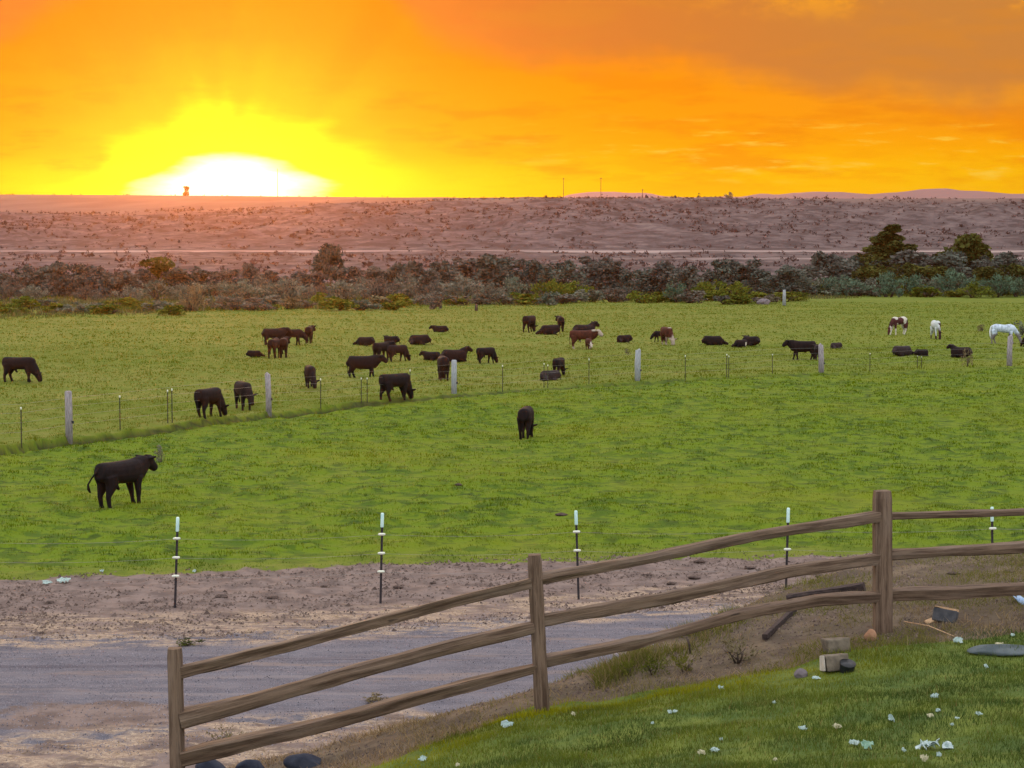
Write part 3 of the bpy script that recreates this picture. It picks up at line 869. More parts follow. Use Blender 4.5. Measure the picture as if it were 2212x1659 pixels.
# ------------------------------------------------------------------ trees and shrubs
def crown_mesh(name, kind, seed, nleaf=1500):
    """unit plant: 1 high, about 1 wide at s=1; leaves are small faces through the volume"""
    rg = np.random.default_rng(seed)
    C, Rr = [], []
    if kind == 'bushy':
        for k in range(24):
            a = rg.uniform(0, 6.28); h = rg.uniform(.05, .86); r = rg.uniform(0, .42) * (1 - max(0, h - .5) * 1.1)
            C.append((math.cos(a) * r, math.sin(a) * r, h)); Rr.append(rg.uniform(.12, .2) * (1.15 - .5 * h))
    elif kind == 'cone':
        for k in range(60):
            h = rg.uniform(.08, .97); r = rg.uniform(0, 1) ** .7 * .46 * (1.02 - h) ** .95; a = rg.uniform(0, 6.28)
            C.append((math.cos(a) * r, math.sin(a) * r, h)); Rr.append(rg.uniform(.06, .09) * (1.6 - 1.2 * h))
    elif kind == 'round':
        for k in range(20):
            a = rg.uniform(0, 6.28); ph = rg.uniform(-.7, 1.5); r = .3 * rg.uniform(.6, 1)
            C.append((math.cos(a) * math.cos(ph) * r, math.sin(a) * math.cos(ph) * r, .56 + math.sin(ph) * .32)); Rr.append(rg.uniform(.10, .17))
    elif kind == 'willow':
        for k in range(24):
            a = rg.uniform(0, 6.28); r = rg.uniform(0, .45); h = rg.uniform(.06, .88 - r * .6)
            C.append((math.cos(a) * r, math.sin(a) * r, h)); Rr.append(rg.uniform(.10, .17))
    elif kind == 'low':
        for k in range(12):
            a = rg.uniform(0, 6.28); r = rg.uniform(0, .46); h = rg.uniform(.1, .75 - r * .6)
            C.append((math.cos(a) * r, math.sin(a) * r, h)); Rr.append(rg.uniform(.12, .2))
    C = np.array(C); Rr = np.array(Rr)
    ci = rg.integers(0, len(C), nleaf)
    dv_ = rg.normal(size=(nleaf, 3)); dv_ /= np.linalg.norm(dv_, axis=1, keepdims=True)
    rad = rg.uniform(.35, 1.12, nleaf) ** .7
    P = C[ci] + dv_ * (Rr[ci] * rad)[:, None]
    if kind == 'willow':
        P = P + np.stack([C[ci, 0] * .22, C[ci, 1] * .22, np.abs(rg.normal(size=nleaf)) * .055], -1)
    P[:, 2] = np.clip(P[:, 2], .015, 1.05)
    sz = rg.uniform(.020, .044, nleaf) * (.55 if kind == 'cone' else 1.3 if kind in ('low',) else .85 if kind == 'willow' else 1)
    n1 = rg.normal(size=(nleaf, 3)); n1 /= np.linalg.norm(n1, axis=1, keepdims=True)
    n2 = np.cross(n1, rg.normal(size=(nleaf, 3))); n2 /= np.linalg.norm(n2, axis=1, keepdims=True)
    if kind == 'willow':
        n1 = n1 * .4 + np.stack([C[ci, 0], C[ci, 1], np.full(nleaf, .55)], -1)
        n1 /= np.linalg.norm(n1, axis=1, keepdims=True)
    el = 2.0 if kind == 'willow' else 1.25
    V = np.stack([P - n1 * (sz * el)[:, None], P + n2 * sz[:, None] * .8, P + n1 * (sz * el)[:, None], P - n2 * sz[:, None] * .8], 1).reshape(-1, 3)
    V[:, 2] = np.clip(V[:, 2], 0, None) / V[:, 2].max()
    V[:, :2] *= .475 / np.quantile(np.abs(V[:, :2]), .985 if kind in ('bushy', 'willow', 'low') else .955)
    me = mesh_np(name, V, np.arange(4 * nleaf).reshape(-1, 4), False)
    tone = np.clip(rg.random(len(C))[ci] * .65 + rg.random(nleaf) * .35, 0, 1)
    attr(me, 'rnd', np.repeat(tone, 4))
    return me

def trunk_mesh(name, seed, tall=.62, multi=1):
    rg = np.random.default_rng(seed); mb = MB()
    for q in range(multi):
        a0 = rg.uniform(0, 6.28); off = (0 if multi == 1 else .07)
        bx, by = math.cos(a0) * off, math.sin(a0) * off
        lx, ly = math.cos(a0) * (.04 if multi == 1 else .17), math.sin(a0) * (.04 if multi == 1 else .17)
        mb.tube([(bx, by, -.02, .032), (bx + lx * .4, by + ly * .4, tall * .4, .024), (bx + lx, by + ly, tall, .010)], 6)
        for k in range(4):
            a = rg.uniform(0, 6.28); h = rg.uniform(.2, .8) * tall; f = h / tall
            mb.tube([(bx + lx * f, by + ly * f, h, .012), (bx + lx * f + math.cos(a) * .12, by + ly * f + math.sin(a) * .12, h + .10, .008), (bx + lx * f + math.cos(a) * .23, by + ly * f + math.sin(a) * .23, h + .24, .003)], 5)
    return mb.mesh(name, True)

_cr = {}
def plant(name, cat, label, group, kind, leaf, px, top, base, wpx, var=0, nleaf=1500, depth=None, trunk=True):
    p = ground_hit(px, base) if depth is None else at(px, base, depth)
    if depth is not None: p[2] = float(H(p[0], p[1]))
    hgt = at(px, top, p[1])[2] - p[2]
    wid = wpx * p[1] / F
    key = (kind, leaf, var, nleaf)
    if key not in _cr:
        me = crown_mesh('crown', kind, var * 31 + len(kind) * 7 + 3, nleaf); me.materials.append(M[leaf])
        tk = trunk_mesh('trunk', var + 5, .6 if kind in ('cone', 'round', 'bushy') else .45, 1 if kind in ('cone', 'round') else 3); tk.materials.append(M['bark'])
        _cr[key] = (me, tk)
    me, tk = _cr[key]
    root = empty(name, p, rng.uniform(0, 6.28), label=label, cat=cat, group=group)
    root.scale = (wid / .95, wid / .95, hgt)
    link('crown' if trunk else 'foliage', me, None, root)
    link('trunk' if trunk else 'stem', tk, None, root)
    return root

TG = 'trees in the thicket along the far side of the pasture'
dark = [(-25, 590, 70), (5, 588, 56), (45, 578, 60), (88, 570, 62), (130, 562, 58), (176, 567, 62), (216, 574, 62), (258, 582, 60), (300, 580, 52), (396, 574, 66), (440, 582, 60),
        (500, 578, 66), (546, 566, 52), (590, 583, 62), (636, 590, 56), (670, 582, 52), (760, 574, 62), (802, 572, 64), (852, 566, 62), (902, 562, 64), (952, 562, 62), (1000, 553, 76),
        (1058, 546, 84), (1112, 555, 72), (1162, 558, 66), (1212, 560, 66), (1268, 552, 88), (1322, 560, 78), (1356, 585, 44), (1404, 576, 62), (1442, 561, 62), (1492, 571, 66),
        (1556, 560, 66), (1600, 556, 84), (1640, 582, 50), (1694, 570, 74), (1738, 574, 62), (1790, 541, 76), (1834, 552, 76), (1874, 560, 66), (1982, 544, 74), (2032, 550, 70),
        (2132, 562, 66), (2182, 542, 84), (2222, 548, 70), (1900, 548, 84), (1958, 538, 92), (2050, 538, 84), (2112, 546, 84), (1856, 560, 70), (2006, 556, 80), (2150, 556, 80)]
for i, (px, top, wd) in enumerate(dark):
    j = rng.uniform(-4, 4)
    cool = px > 1380
    plant('thicket_tree', 'tree', 'dark bushy tree in the back of the thicket beyond the pasture', TG, 'bushy', 'leaf_dark',
          px, top, (640 if px < 1700 else 630) + j, wd * 1.42, i % 6, 2000)
plant('cottonwood_tree', 'tree', 'tall olive leaning tree standing above the thicket under the sunset glow', TG, 'round', 'leaf_dark', 715, 523, 636, 58, 11, 2600)
plant('cottonwood_tree', 'tree', 'tallest tree, pointed crown, towering over the thicket behind the spotted horses', TG, 'cone', 'leaf_olive', 1928, 483, 628, 172, 12, 9000)
plant('cottonwood_tree', 'tree', 'round topped olive green tree in the thicket behind the white horse', TG, 'bushy', 'leaf_olive', 2087, 503, 628, 124, 13, 3400)
plant('thicket_tree', 'tree', 'warm olive tree rising over grey willows under the sun end of thicket', TG, 'bushy', 'leaf_olive', 336, 553, 636, 84, 14, 1900)
for px_, tp_, wd_ in ((1876, 572, 74), (1968, 566, 80), (2024, 572, 70), (2132, 574, 70), (2196, 568, 76)):
    plant('thicket_tree', 'tree', 'olive green bushy tree in the right end of the thicket below the tall ones', TG, 'bushy', 'leaf_olive', px_, tp_, 636, wd_ * 1.3, 16, 1700)
plant('thicket_tree', 'tree', 'broad grey green tree at the foot of the tall pointed one', TG, 'bushy', 'leaf_grey', 1940, 556, 630, 96, 15, 1900)

WG = 'grey willow shrubs in front of the thicket'
wil = [(345, 600, 74, 'leaf_grey'), (390, 612, 58, 'leaf_grey'), (428, 604, 60, 'leaf_grey'), (482, 604, 66, 'leaf_grey'), (524, 600, 66, 'leaf_grey'), (562, 592, 66, 'leaf_grey'), (612, 596, 66, 'leaf_grey'),
       (650, 606, 58, 'leaf_grey'), (690, 612, 56, 'leaf_red'), (738, 602, 66, 'leaf_grey'), (780, 596, 66, 'leaf_grey'), (822, 594, 76, 'leaf_red'), (884, 592, 66, 'leaf_grey'), (930, 606, 56, 'leaf_red'), (1000, 590, 84, 'leaf_grey'),
       (1060, 606, 52, 'leaf_grey'), (1110, 592, 62, 'leaf_grey'), (1142, 606, 56, 'leaf_red'), (1190, 600, 66, 'leaf_lime'), (1236, 604, 66, 'leaf_lime'), (1276, 618, 50, 'leaf_lime'), (1316, 622, 54, 'leaf_red'), (1466, 606, 54, 'leaf_teal'),
       (1528, 600, 58, 'leaf_lime'), (1592, 606, 58, 'leaf_lime'), (1670, 592, 62, 'leaf_grey'), (1716, 580, 70, 'leaf_grey'), (1760, 600, 58, 'leaf_grey'), (1800, 590, 66, 'leaf_teal'), (1846, 602, 60, 'leaf_teal'), (1882, 598, 56, 'leaf_grey'), (1918, 582, 66, 'leaf_teal'),
       (1972, 588, 62, 'leaf_teal'), (2016, 596, 54, 'leaf_grey'), (2056, 576, 76, 'leaf_teal'), (2104, 606, 62, 'leaf_lime'), (2152, 588, 66, 'leaf_teal'), (2200, 592, 62, 'leaf_teal'),
       (20, 606, 50, 'leaf_red'), (70, 612, 50, 'leaf_grey'), (190, 614, 50, 'leaf_red'), (280, 614, 56, 'leaf_grey')]
cname = {'leaf_grey': 'silvery grey willow shrub in the row before the dark thicket', 'leaf_red': 'reddish brown willow shrub in the row before the dark thicket',
         'leaf_lime': 'yellow green willow shrub in the row before the dark thicket', 'leaf_teal': 'blue green willow shrub in the row before the dark thicket'}
for i, (px, top, wd, lf) in enumerate(wil):
    plant('willow_shrub', 'shrub', cname[lf], WG, 'willow', lf, px, top, (650 if px < 1600 else 640) + rng.uniform(-3, 4), wd * 1.25, i % 5, 1300, trunk=False)

LG = 'low bushes along the edge of the pasture'
lows = []
for px in np.arange(-10, 2240, 34):
    px_ = px + rng.uniform(-12, 12)
    if px_ < 420: base, lf = rng.uniform(664, 682), rng.choice(['leaf_tan', 'leaf_lime', 'leaf_grey', 'leaf_lime', 'leaf_grey'])
    elif px_ < 900: base, lf = rng.uniform(660, 672), rng.choice(['leaf_tan', 'leaf_lime', 'leaf_grey', 'leaf_red'])
    elif px_ < 1300: base, lf = rng.uniform(652, 660), rng.choice(['leaf_lime', 'leaf_grey', 'leaf_red'])
    elif px_ < 1720: base, lf = rng.uniform(648, 657), rng.choice(['leaf_lime', 'leaf_lime', 'leaf_red'])
    else: base, lf = rng.uniform(634, 648), rng.choice(['leaf_lime', 'leaf_lime', 'leaf_grey', 'leaf_teal'])
    lows.append((px_, base - rng.uniform(18, 32), base, rng.uniform(52, 88), lf))
lname = {'leaf_grey': 'grey green low bush at the far edge of the pasture', 'leaf_red': 'brownish low bush at the far edge of the pasture',
         'leaf_lime': 'yellow green low bush at the far edge of the pasture', 'leaf_tan': 'dry tan low bush at the far edge of the pasture', 'leaf_teal': 'blue green low bush at the far edge of the pasture'}
for i, (px, top, base, wd, lf) in enumerate(lows):
    plant('low_bush', 'bush', lname[lf], LG, 'low', lf, px, top, base, wd, i % 4, 800, trunk=False)
plant('reed_clump', 'reeds', 'tall dry tan reed clump left of the red cattle, under the sun', None, 'willow', 'leaf_tan', 418, 606, 672, 62, 21, 900, trunk=False)
plant('low_bush', 'bush', 'dark lone bush standing out into the grass left of centre', None, 'low', 'leaf_red', 938, 630, 668, 40, 22, 700, trunk=False)
plant('low_bush', 'bush', 'dark purplish bush at the meadow edge beside the round rock', None, 'low', 'leaf_dark', 1566, 637, 657, 52, 23, 700, trunk=False)

# skyline: a lone tree, bushes are in the sagebrush, utility poles
plant('skyline_tree', 'tree', 'tiny lone tree on the skyline in front of the setting sun', None, 'bushy', 'leaf_olive', 402, 401, 424, 17, 31, 1500, depth=1660)
plant('skyline_bush', 'bush', 'tiny leafy bush on the skyline between poles and pale hills', None, 'low', 'leaf_grey', 1574, 414, 431, 20, 32, 400, depth=1660, trunk=False)
for px, top, lab in ((1217, 384, 'utility pole with crossarm on the skyline, nearer the sun'), (1298, 383, 'utility pole with crossarm standing before the first pale hill'),
                     (600, 364, 'faint utility pole in the white glow of the sun'), (1388, 408, 'short utility pole low on the skyline past the two tall poles')):
    p = at(px, 430, 1640); p[2] = float(H(p[0], p[1]))
    h = at(px, top, 1640)[2] - p[2]
    root = empty('utility_pole', p, 0, label=lab, cat='pole', group='utility poles on the skyline')
    MB().tube([(0, 0, -.5, .30), (0, 0, h, .22)], 8).build('pole', M['bark'], root)
    if px != 600:
        MB().box((0, 0, h - 1.0), (2.6, .25, .3)).build('crossarm', M['bark'], root)

# ------------------------------------------------------------------ split rail fence on the bank
POSTS = [((377, 1400), (384, 1720), 14.06, 15.5, .0), ((1154, 1198), (1171, 1556), 14.8, 15, 0), ((1906, 1060), (1907, 1368), 16.06, 18, 0)]
PX4 = (2600, 16.95)
def fdepth(px):
    xs = [378, 1163, 1906, PX4[0]]; ds = [14.06, 14.8, 16.06, PX4[1]]
    if px < 378: return 14.06
    return 1 / float(np.interp(px, xs, [1 / d for d in ds]))

def wood_bar(name, pts, rv, rd, seed, parent, n=12, rings=44, power=3.2, rough=.05, wedge=0.0):
    """hewn bar along pts (world); rv / rd: half sizes along up and depth at the given points"""
    rg = np.random.default_rng(seed)
    P = np.array(pts, float)
    L = np.concatenate([[0], np.cumsum(np.linalg.norm(np.diff(P, axis=0), axis=1))])
    s = np.linspace(0, L[-1], rings)
    C = np.stack([np.interp(s, L, P[:, k]) for k in range(3)], -1)
    for _ in range(3):
        C[1:-1] = (C[:-2] + 2 * C[1:-1] + C[2:]) / 4
    a = np.interp(s, L, rv); b = np.interp(s, L, rd)
    ang = np.linspace(0, 2 * math.pi, n, endpoint=False) - math.pi / 2
    sec = 1 + rg.uniform(-.10, .12, n)                   # an uneven split section kept along the bar
    V, al, ar = [], [], []
    for i in range(rings):
        T = C[min(i + 1, rings - 1)] - C[max(i - 1, 0)]; T /= np.linalg.norm(T)
        D = np.array([0., 1, 0]); D = D - D.dot(T) * T; D /= np.linalg.norm(D)
        U = np.cross(D, T)
        if U[2] < 0 and abs(T[2]) < .9: U = -U
        for k in range(n):
            c, q = math.cos(ang[k]), math.sin(ang[k])
            c = math.copysign(abs(c) ** (2 / power), c); q = math.copysign(abs(q) ** (2 / power), q)
            e = sec[k] * (1 + rough * 2.2 * float(vnoise(np.array(s[i] * 3.4), np.array(k * .9 + seed * 7.3), seed)) + rough * 1.5 * float(vnoise(np.array(s[i] * 1.3), np.array(seed * 3.1), seed + 9)) + rough * float(vnoise(np.array(s[i] * 9), np.array(k * 1.7), seed + 3)))
            V.append(C[i] + U * q * a[i] * e + D * c * b[i] * e * (1 + wedge * q))
            al.append(s[i]); ar.append(k / n)
    Fc = [(i * n + k, i * n + (k + 1) % n, (i + 1) * n + (k + 1) % n, (i + 1) * n + k) for i in range(rings - 1) for k in range(n)]
    Fc += [tuple(range(n - 1, -1, -1)), tuple(range((rings - 1) * n, rings * n))]
    me = bpy.data.meshes.new(name); me.from_pydata([tuple(p) for p in V], [], Fc); me.update()
    attr(me, 'along', al); attr(me, 'around', ar)
    return link(name, me, M['rail'], parent)

rf = empty('split_rail_fence', (0, 0, 0), label='weathered brown split rail fence climbing the lawn bank, three rails per bay', cat='fence')
for i, ((x0, y0), (x1, y1), d, hw, _) in enumerate(POSTS):
    a = at(x0, y0, d); b = at(x1, y1, d)
    b2 = b + (b - a) / np.linalg.norm(b - a) * .35
    hm = hw * d / F
    wood_bar('post', [a, a + (b2 - a) * .02, (a + b2) / 2, b2], [hm * .9, hm, hm * 1.02, hm * 1.06], [hm * .9, hm, hm, hm * 1.05], 40 + i, rf, rings=26, power=4.5, rough=.03)
p4 = at(PX4[0], 1040, PX4[1]); q4 = p4.copy(); q4[2] = float(H(p4[0], p4[1])) - .3
wood_bar('post', [p4, (p4 + q4) / 2, q4], [.07] * 3, [.07] * 3, 44, rf, rings=20, power=4.5, rough=.03)
RAILS = [
    [(386, 1454, 30), (600, 1402, 28), (830, 1341, 28), (1000, 1296, 27), (1146, 1261, 25)],
    [(388, 1556, 38), (560, 1511, 33), (800, 1443, 31), (1000, 1392, 30), (1152, 1356, 26)],
    [(390, 1639, 40), (700, 1567, 34), (900, 1511, 30), (1158, 1444, 22)],
    [(1160, 1251, 26), (1400, 1206, 25), (1640, 1155, 25), (1896, 1116, 27)],
    [(1166, 1342, 28), (1450, 1290, 28), (1700, 1235, 28), (1896, 1207, 26)],
    [(1172, 1430, 27), (1330, 1398, 29), (1365, 1391, 32), (1400, 1384, 24), (1600, 1328, 28), (1770, 1297, 28), (1896, 1290, 25)],
    [(1914, 1115, 17), (2060, 1111, 16), (2212, 1106, 16), (2596, 1096, 18)],
    [(1914, 1199, 25), (2060, 1191, 26), (2212, 1182, 28), (2596, 1166, 26)],
    [(1914, 1285, 28), (2060, 1281, 29), (2212, 1272, 30), (2596, 1250, 28)],
]
for i, rl in enumerate(RAILS):
    pts = [at(x, y, fdepth(x)) for x, y, t in rl]
    th = [t / 2 * fdepth(x) / F * .93 for x, y, t in rl]
    wood_bar('rail', pts, th, [t * 1.05 for t in th], 60 + i, rf, rings=72, power=5.0, rough=.11, wedge=(.32, .18, .38, .22, .12, .30, .2, .25, .3)[i])

# ------------------------------------------------------------------ wire fence with steel posts along the road
wf = empty('wire_fence', (0, 0, 0), label='electric wire fence of dark steel posts with white caps between road and pasture', cat='fence')
TP = [((384, 1118), (378, 1313)), ((826, 1109), (822, 1303)), ((1244, 1104), (1250, 1296)), ((1703, 1098), (1697, 1298)), ((2143, 1096), (2144, 1292)), ((2600, 1086), (2602, 1283)), ((-62, 1124), (-68, 1322))]
TP = sorted(TP, key=lambda q: q[0][0])
tops = []
def tee(mb, a, b, wd):
    """a T section bar from b up to a"""
    ax = a - b; ln = np.linalg.norm(ax); ax = ax / ln
    for hw, dx0, dy0 in ((wd, 0, 0), (.005, 0, .018)):
        c0 = b; e = .006 if dy0 == 0 else .018
        V = []
        for p in (b, a):
            for sx, sy in ((-1, -1), (1, -1), (1, 1), (-1, 1)):
                V.append(p + np.array([sx * hw, dy0 + sy * e + (.004 if dy0 else 0), 0]))
        mb.add(V, [(3, 2, 1, 0), (4, 5, 6, 7), (0, 1, 5, 4), (1, 2, 6, 5), (2, 3, 7, 6), (3, 0, 4, 7)])
    return mb
for (tp, bp) in TP:
    b = flat(*bp); a = at(tp[0], tp[1], b[1])
    ax = a - b
    po = tee(MB(), a - ax * .02, b - ax * .15, .020).build('steel_post', M['steel_dark'], wf)
    cap = MB(); c0 = a - ax * .155; c1 = a + ax * .005
    cap.tube([(*c0, .026), (*(c0 + ax * .01), .029), (*(c1 - ax * .012), .029), (*c1, .022)], 10).build('cap', M['white_cap'], po, True)
    hs = []
    for f_ in (.77, .56, .355):
        q = b + ax * f_
        MB().tube([(q[0] - .062, q[1] - .03, q[2], .016), (q[0] - .03, q[1] - .035, q[2], .026), (q[0] + .03, q[1] - .035, q[2], .026), (q[0] + .062, q[1] - .03, q[2] + .004, .016)], 8, lat=(0, 0, 1)).build('insulator', M['insulator'], po, True)
        hs.append(q + np.array([0, -.07, 0]))
    tops.append(hs)
for k in range(3):
    mb = MB()
    pts = []
    for i in range(len(tops) - 1):
        p, q = tops[i][k], tops[i + 1][k]
        for t in np.linspace(0, 1, 7)[:-1]:
            c = p + (q - p) * t; c[2] -= .05 * 4 * t * (1 - t)
            pts.append((*c, .0022))
    pts.append((*tops[-1][k], .0022))
    mb.tube(pts, 5).build('wire', M['wire'], wf)

# ------------------------------------------------------------------ fence across the pasture
pf = empty('pasture_fence', (0, 0, 0), label='long pasture fence of grey wooden posts and thin green steel stakes with wire', cat='fence')
k4 = 2212 / 4032
WP = [(258, 287, 1539, 1723, 'old_post'), (1046, 1070, 1470, 1619, 'old_post'), (1777, 1799, 1417, 1550, 'pale_post'), (2500, 2522, 1376, 1496, 'pale_post'), (3223, 3244, 1356, 1466, 'old_post'), (3964, 3985, 1322, 1439, 'old_post')]
SP = [(85, 1603, 1751), (473, 1557, 1693), (661, 1535, 1668), (678, 1530, 1664), (1263, 1490, 1608), (1423, 1487, 1590), (1446, 1487, 1588), (1615, 1455, 1567), (1979, 1437, 1545), (2142, 1430, 1527), (2157, 1436, 1527),
      (2319, 1412, 1513), (2698, 1399, 1496), (2861, 1394, 1486), (2869, 1400, 1486), (3041, 1394, 1473), (3425, 1390, 1464), (3612, 1400, 1450), (3628, 1404, 1450)]
anchor = []
for x0, x1, y0, y1, m_ in WP:
    px = (x0 + x1) / 2 * k4
    b = ground_hit(px, y1 * k4, 40); a = at(px, y0 * k4, b[1])
    r = (x1 - x0) * k4 / 2 * b[1] / F
    pb = MB(); hh = a[2] - b[2]
    pb.tube([(b[0], b[1], b[2] - .3, r * 1.03), (b[0], b[1], b[2] + hh * .5, r), (b[0] + rng.normal() * .02, b[1], a[2] - .03, r * .95), (b[0], b[1], a[2], r * .7)], 12, jit=.05, seed=int(x0))
    po = pb.build('wooden_post', M[m_], pf, True)
    if x0 != 3964:
        MB().box((b[0] + r * 1.1, b[1] - r * .3, b[2] + hh * .32), (.07, .06, .09)).build('insulator', M['plastic_black'], po)
    anchor.append((b[0], b[1], b[2], hh))
for px4, y0, y1 in SP:
    b = ground_hit(px4 * k4, y1 * k4, 40); a = at(px4 * k4, y0 * k4, b[1])
    hh = a[2] - b[2]
    po = tee(MB(), np.array([b[0], b[1], b[2] + hh]), np.array([b[0], b[1], b[2] - .2]), .018).build('steel_stake', M['steel_green'], pf)
    MB().tube([(b[0], b[1], b[2] + hh * .93, .025), (b[0], b[1], b[2] + hh * 1.0, .025)], 8).build('cap', M['insulator'], po, True)
    anchor.append((b[0], b[1], b[2], max(hh, 1.2)))
anchor.sort()
e0, e1 = anchor[0], anchor[-1]
anchor = [(e0[0] - 6, e0[1] - 3.2, e0[2], 1.4)] + anchor + [(e1[0] + 9, e1[1] + 3.4, e1[2], 1.4)]
for f_ in (.28, .5, .72, .92):
    MB().tube([(p[0], p[1] - .03, p[2] + 1.38 * f_, .004) for p in anchor], 4).build('wire', M['wire'], pf)

# ------------------------------------------------------------------ cattle and horses
def coat(name, base, fn=None, rough=.75):
    def f(t, o):
        tcn = t.n('ShaderNodeTexCoord').outputs['Object']
        n = t.noise(t.vmul(tcn, (3, 3, 1.5)), 2.0, 4, .6)
        c = t.mix(t.step(n, .35, .65), tuple(x * .75 for x in base), tuple(x * 1.3 for x in base))
        if fn:
            sp = t.n('ShaderNodeSeparateXYZ'); t.t.links.new(tcn, sp.inputs[0])
            c = fn(t, c, sp.outputs, tcn, n)
        hair = t.noise(t.vmul(tcn, (8, 20, 40)), 3.0, 3)
        principled(t, o, c, rough, hair, .12, .01, .4)
    return mat(name, f)
coat('coat_black', (.0085, .0052, .0060)); M['coat_black'] = bpy.data.materials['coat_black']
M['coat_dark'] = coat('coat_dark', (.0135, .0065, .0068))
M['coat_umber'] = coat('coat_umber', (.022, .0075, .0055))
M['coat_greyish'] = coat('coat_greyish', (.024, .017, .018))
def hereford(t, c, xyz, tcn, n):
    x, y, z = xyz
    face = t.step(t.add(x, t.mul(t.sub(n, .5), .2)), 1.06, 1.14)
    sock = t.step(t.add(z, t.mul(t.sub(n, .5), .15)), .26, .16)
    belly = t.mul(t.step(z, .66, .58), t.step(x, -.5, -.3))
    crest = t.mul(t.step(z, 1.27, 1.33), t.step(x, .55, .7))
    mk = t.m('MAXIMUM', t.m('MAXIMUM', face, sock), t.m('MAXIMUM', t.mul(belly, .6), crest))
    return t.mix(t.mul(mk, .8), c, (.36, .31, .25))
M['coat_hereford'] = coat('coat_hereford', (.052, .016, .010), hereford)
M['coat_red'] = coat('coat_red', (.075, .022, .014))
def blaze(t, c, xyz, tcn, n):
    x, y, z = xyz
    face = t.mul(t.step(x, 1.06, 1.14), t.step(t.m('ABSOLUTE', y), .10, .06))
    chest = t.mul(t.step(x, .62, .70), t.step(z, .80, .70))
    return t.mix(t.m('MAXIMUM', face, chest), c, (.45, .40, .34))
M['coat_calf'] = coat('coat_calf', (.050, .018, .013), blaze)
def flank(t, c, xyz, tcn, n):
    x, y, z = xyz
    sp = t.mul(t.step(t.m('ABSOLUTE', t.sub(x, -.55)), .16, .10), t.step(t.m('ABSOLUTE', t.sub(z, .35)), .3, .2))
    return t.mix(sp, c, (.42, .38, .30))
M['coat_patch'] = coat('coat_patch', (.0085, .0052, .0060), flank)
def paint_(t, c, xyz, tcn, n):
    x, y, z = xyz
    p = t.noise(t.vmul(tcn, (1.6, 1.2, 1.5)), 1.05, 1.5, .4)
    mk = t.step(p, .47, .50)
    mk = t.m('MAXIMUM', mk, t.step(z, .55, .45))
    mk = t.mul(mk, t.step(x, 1.12, 1.02))
    return t.mix(mk, c, (.46, .44, .38))
M['coat_paint'] = coat('coat_paint', (.050, .016, .016), paint_)
def paint2(t, c, xyz, tcn, n):
    x, y, z = xyz
    mk = t.m('MAXIMUM', t.step(z, 1.20, 1.28), t.step(t.add(y, t.mul(t.sub(n, .5), .3)), .02, -.06))
    mk = t.mul(mk, t.step(z, .25, .35))
    mk = t.mul(mk, t.step(x, 1.0, .92))
    return t.mix(mk, c, (.42, .47, .46))
M['coat_paint_white'] = coat('coat_paint_white', (.032, .014, .016), paint2)
def whiteh(t, c, xyz, tcn, n):
    x, y, z = xyz
    lo = t.m('MAXIMUM', t.step(t.add(z, t.mul(t.sub(n, .5), .5)), .82, .62), 0)
    return t.mix(lo, c, (.14, .13, .13))
M['coat_white'] = coat('coat_white', (.38, .46, .54), whiteh)

def yawp(pts, pivot, yaw):
    out = []
    L = max(abs(p[0] - pivot) for p in pts)
    for p in pts:
        f_ = min(1, abs(p[0] - pivot) / (L * .55)) * yaw
        c, s_ = math.cos(f_), math.sin(f_)
        x, y = p[0] - pivot, p[1]
        out.append((pivot + x * c - y * s_, x * s_ + y * c, *p[2:]))
    return out

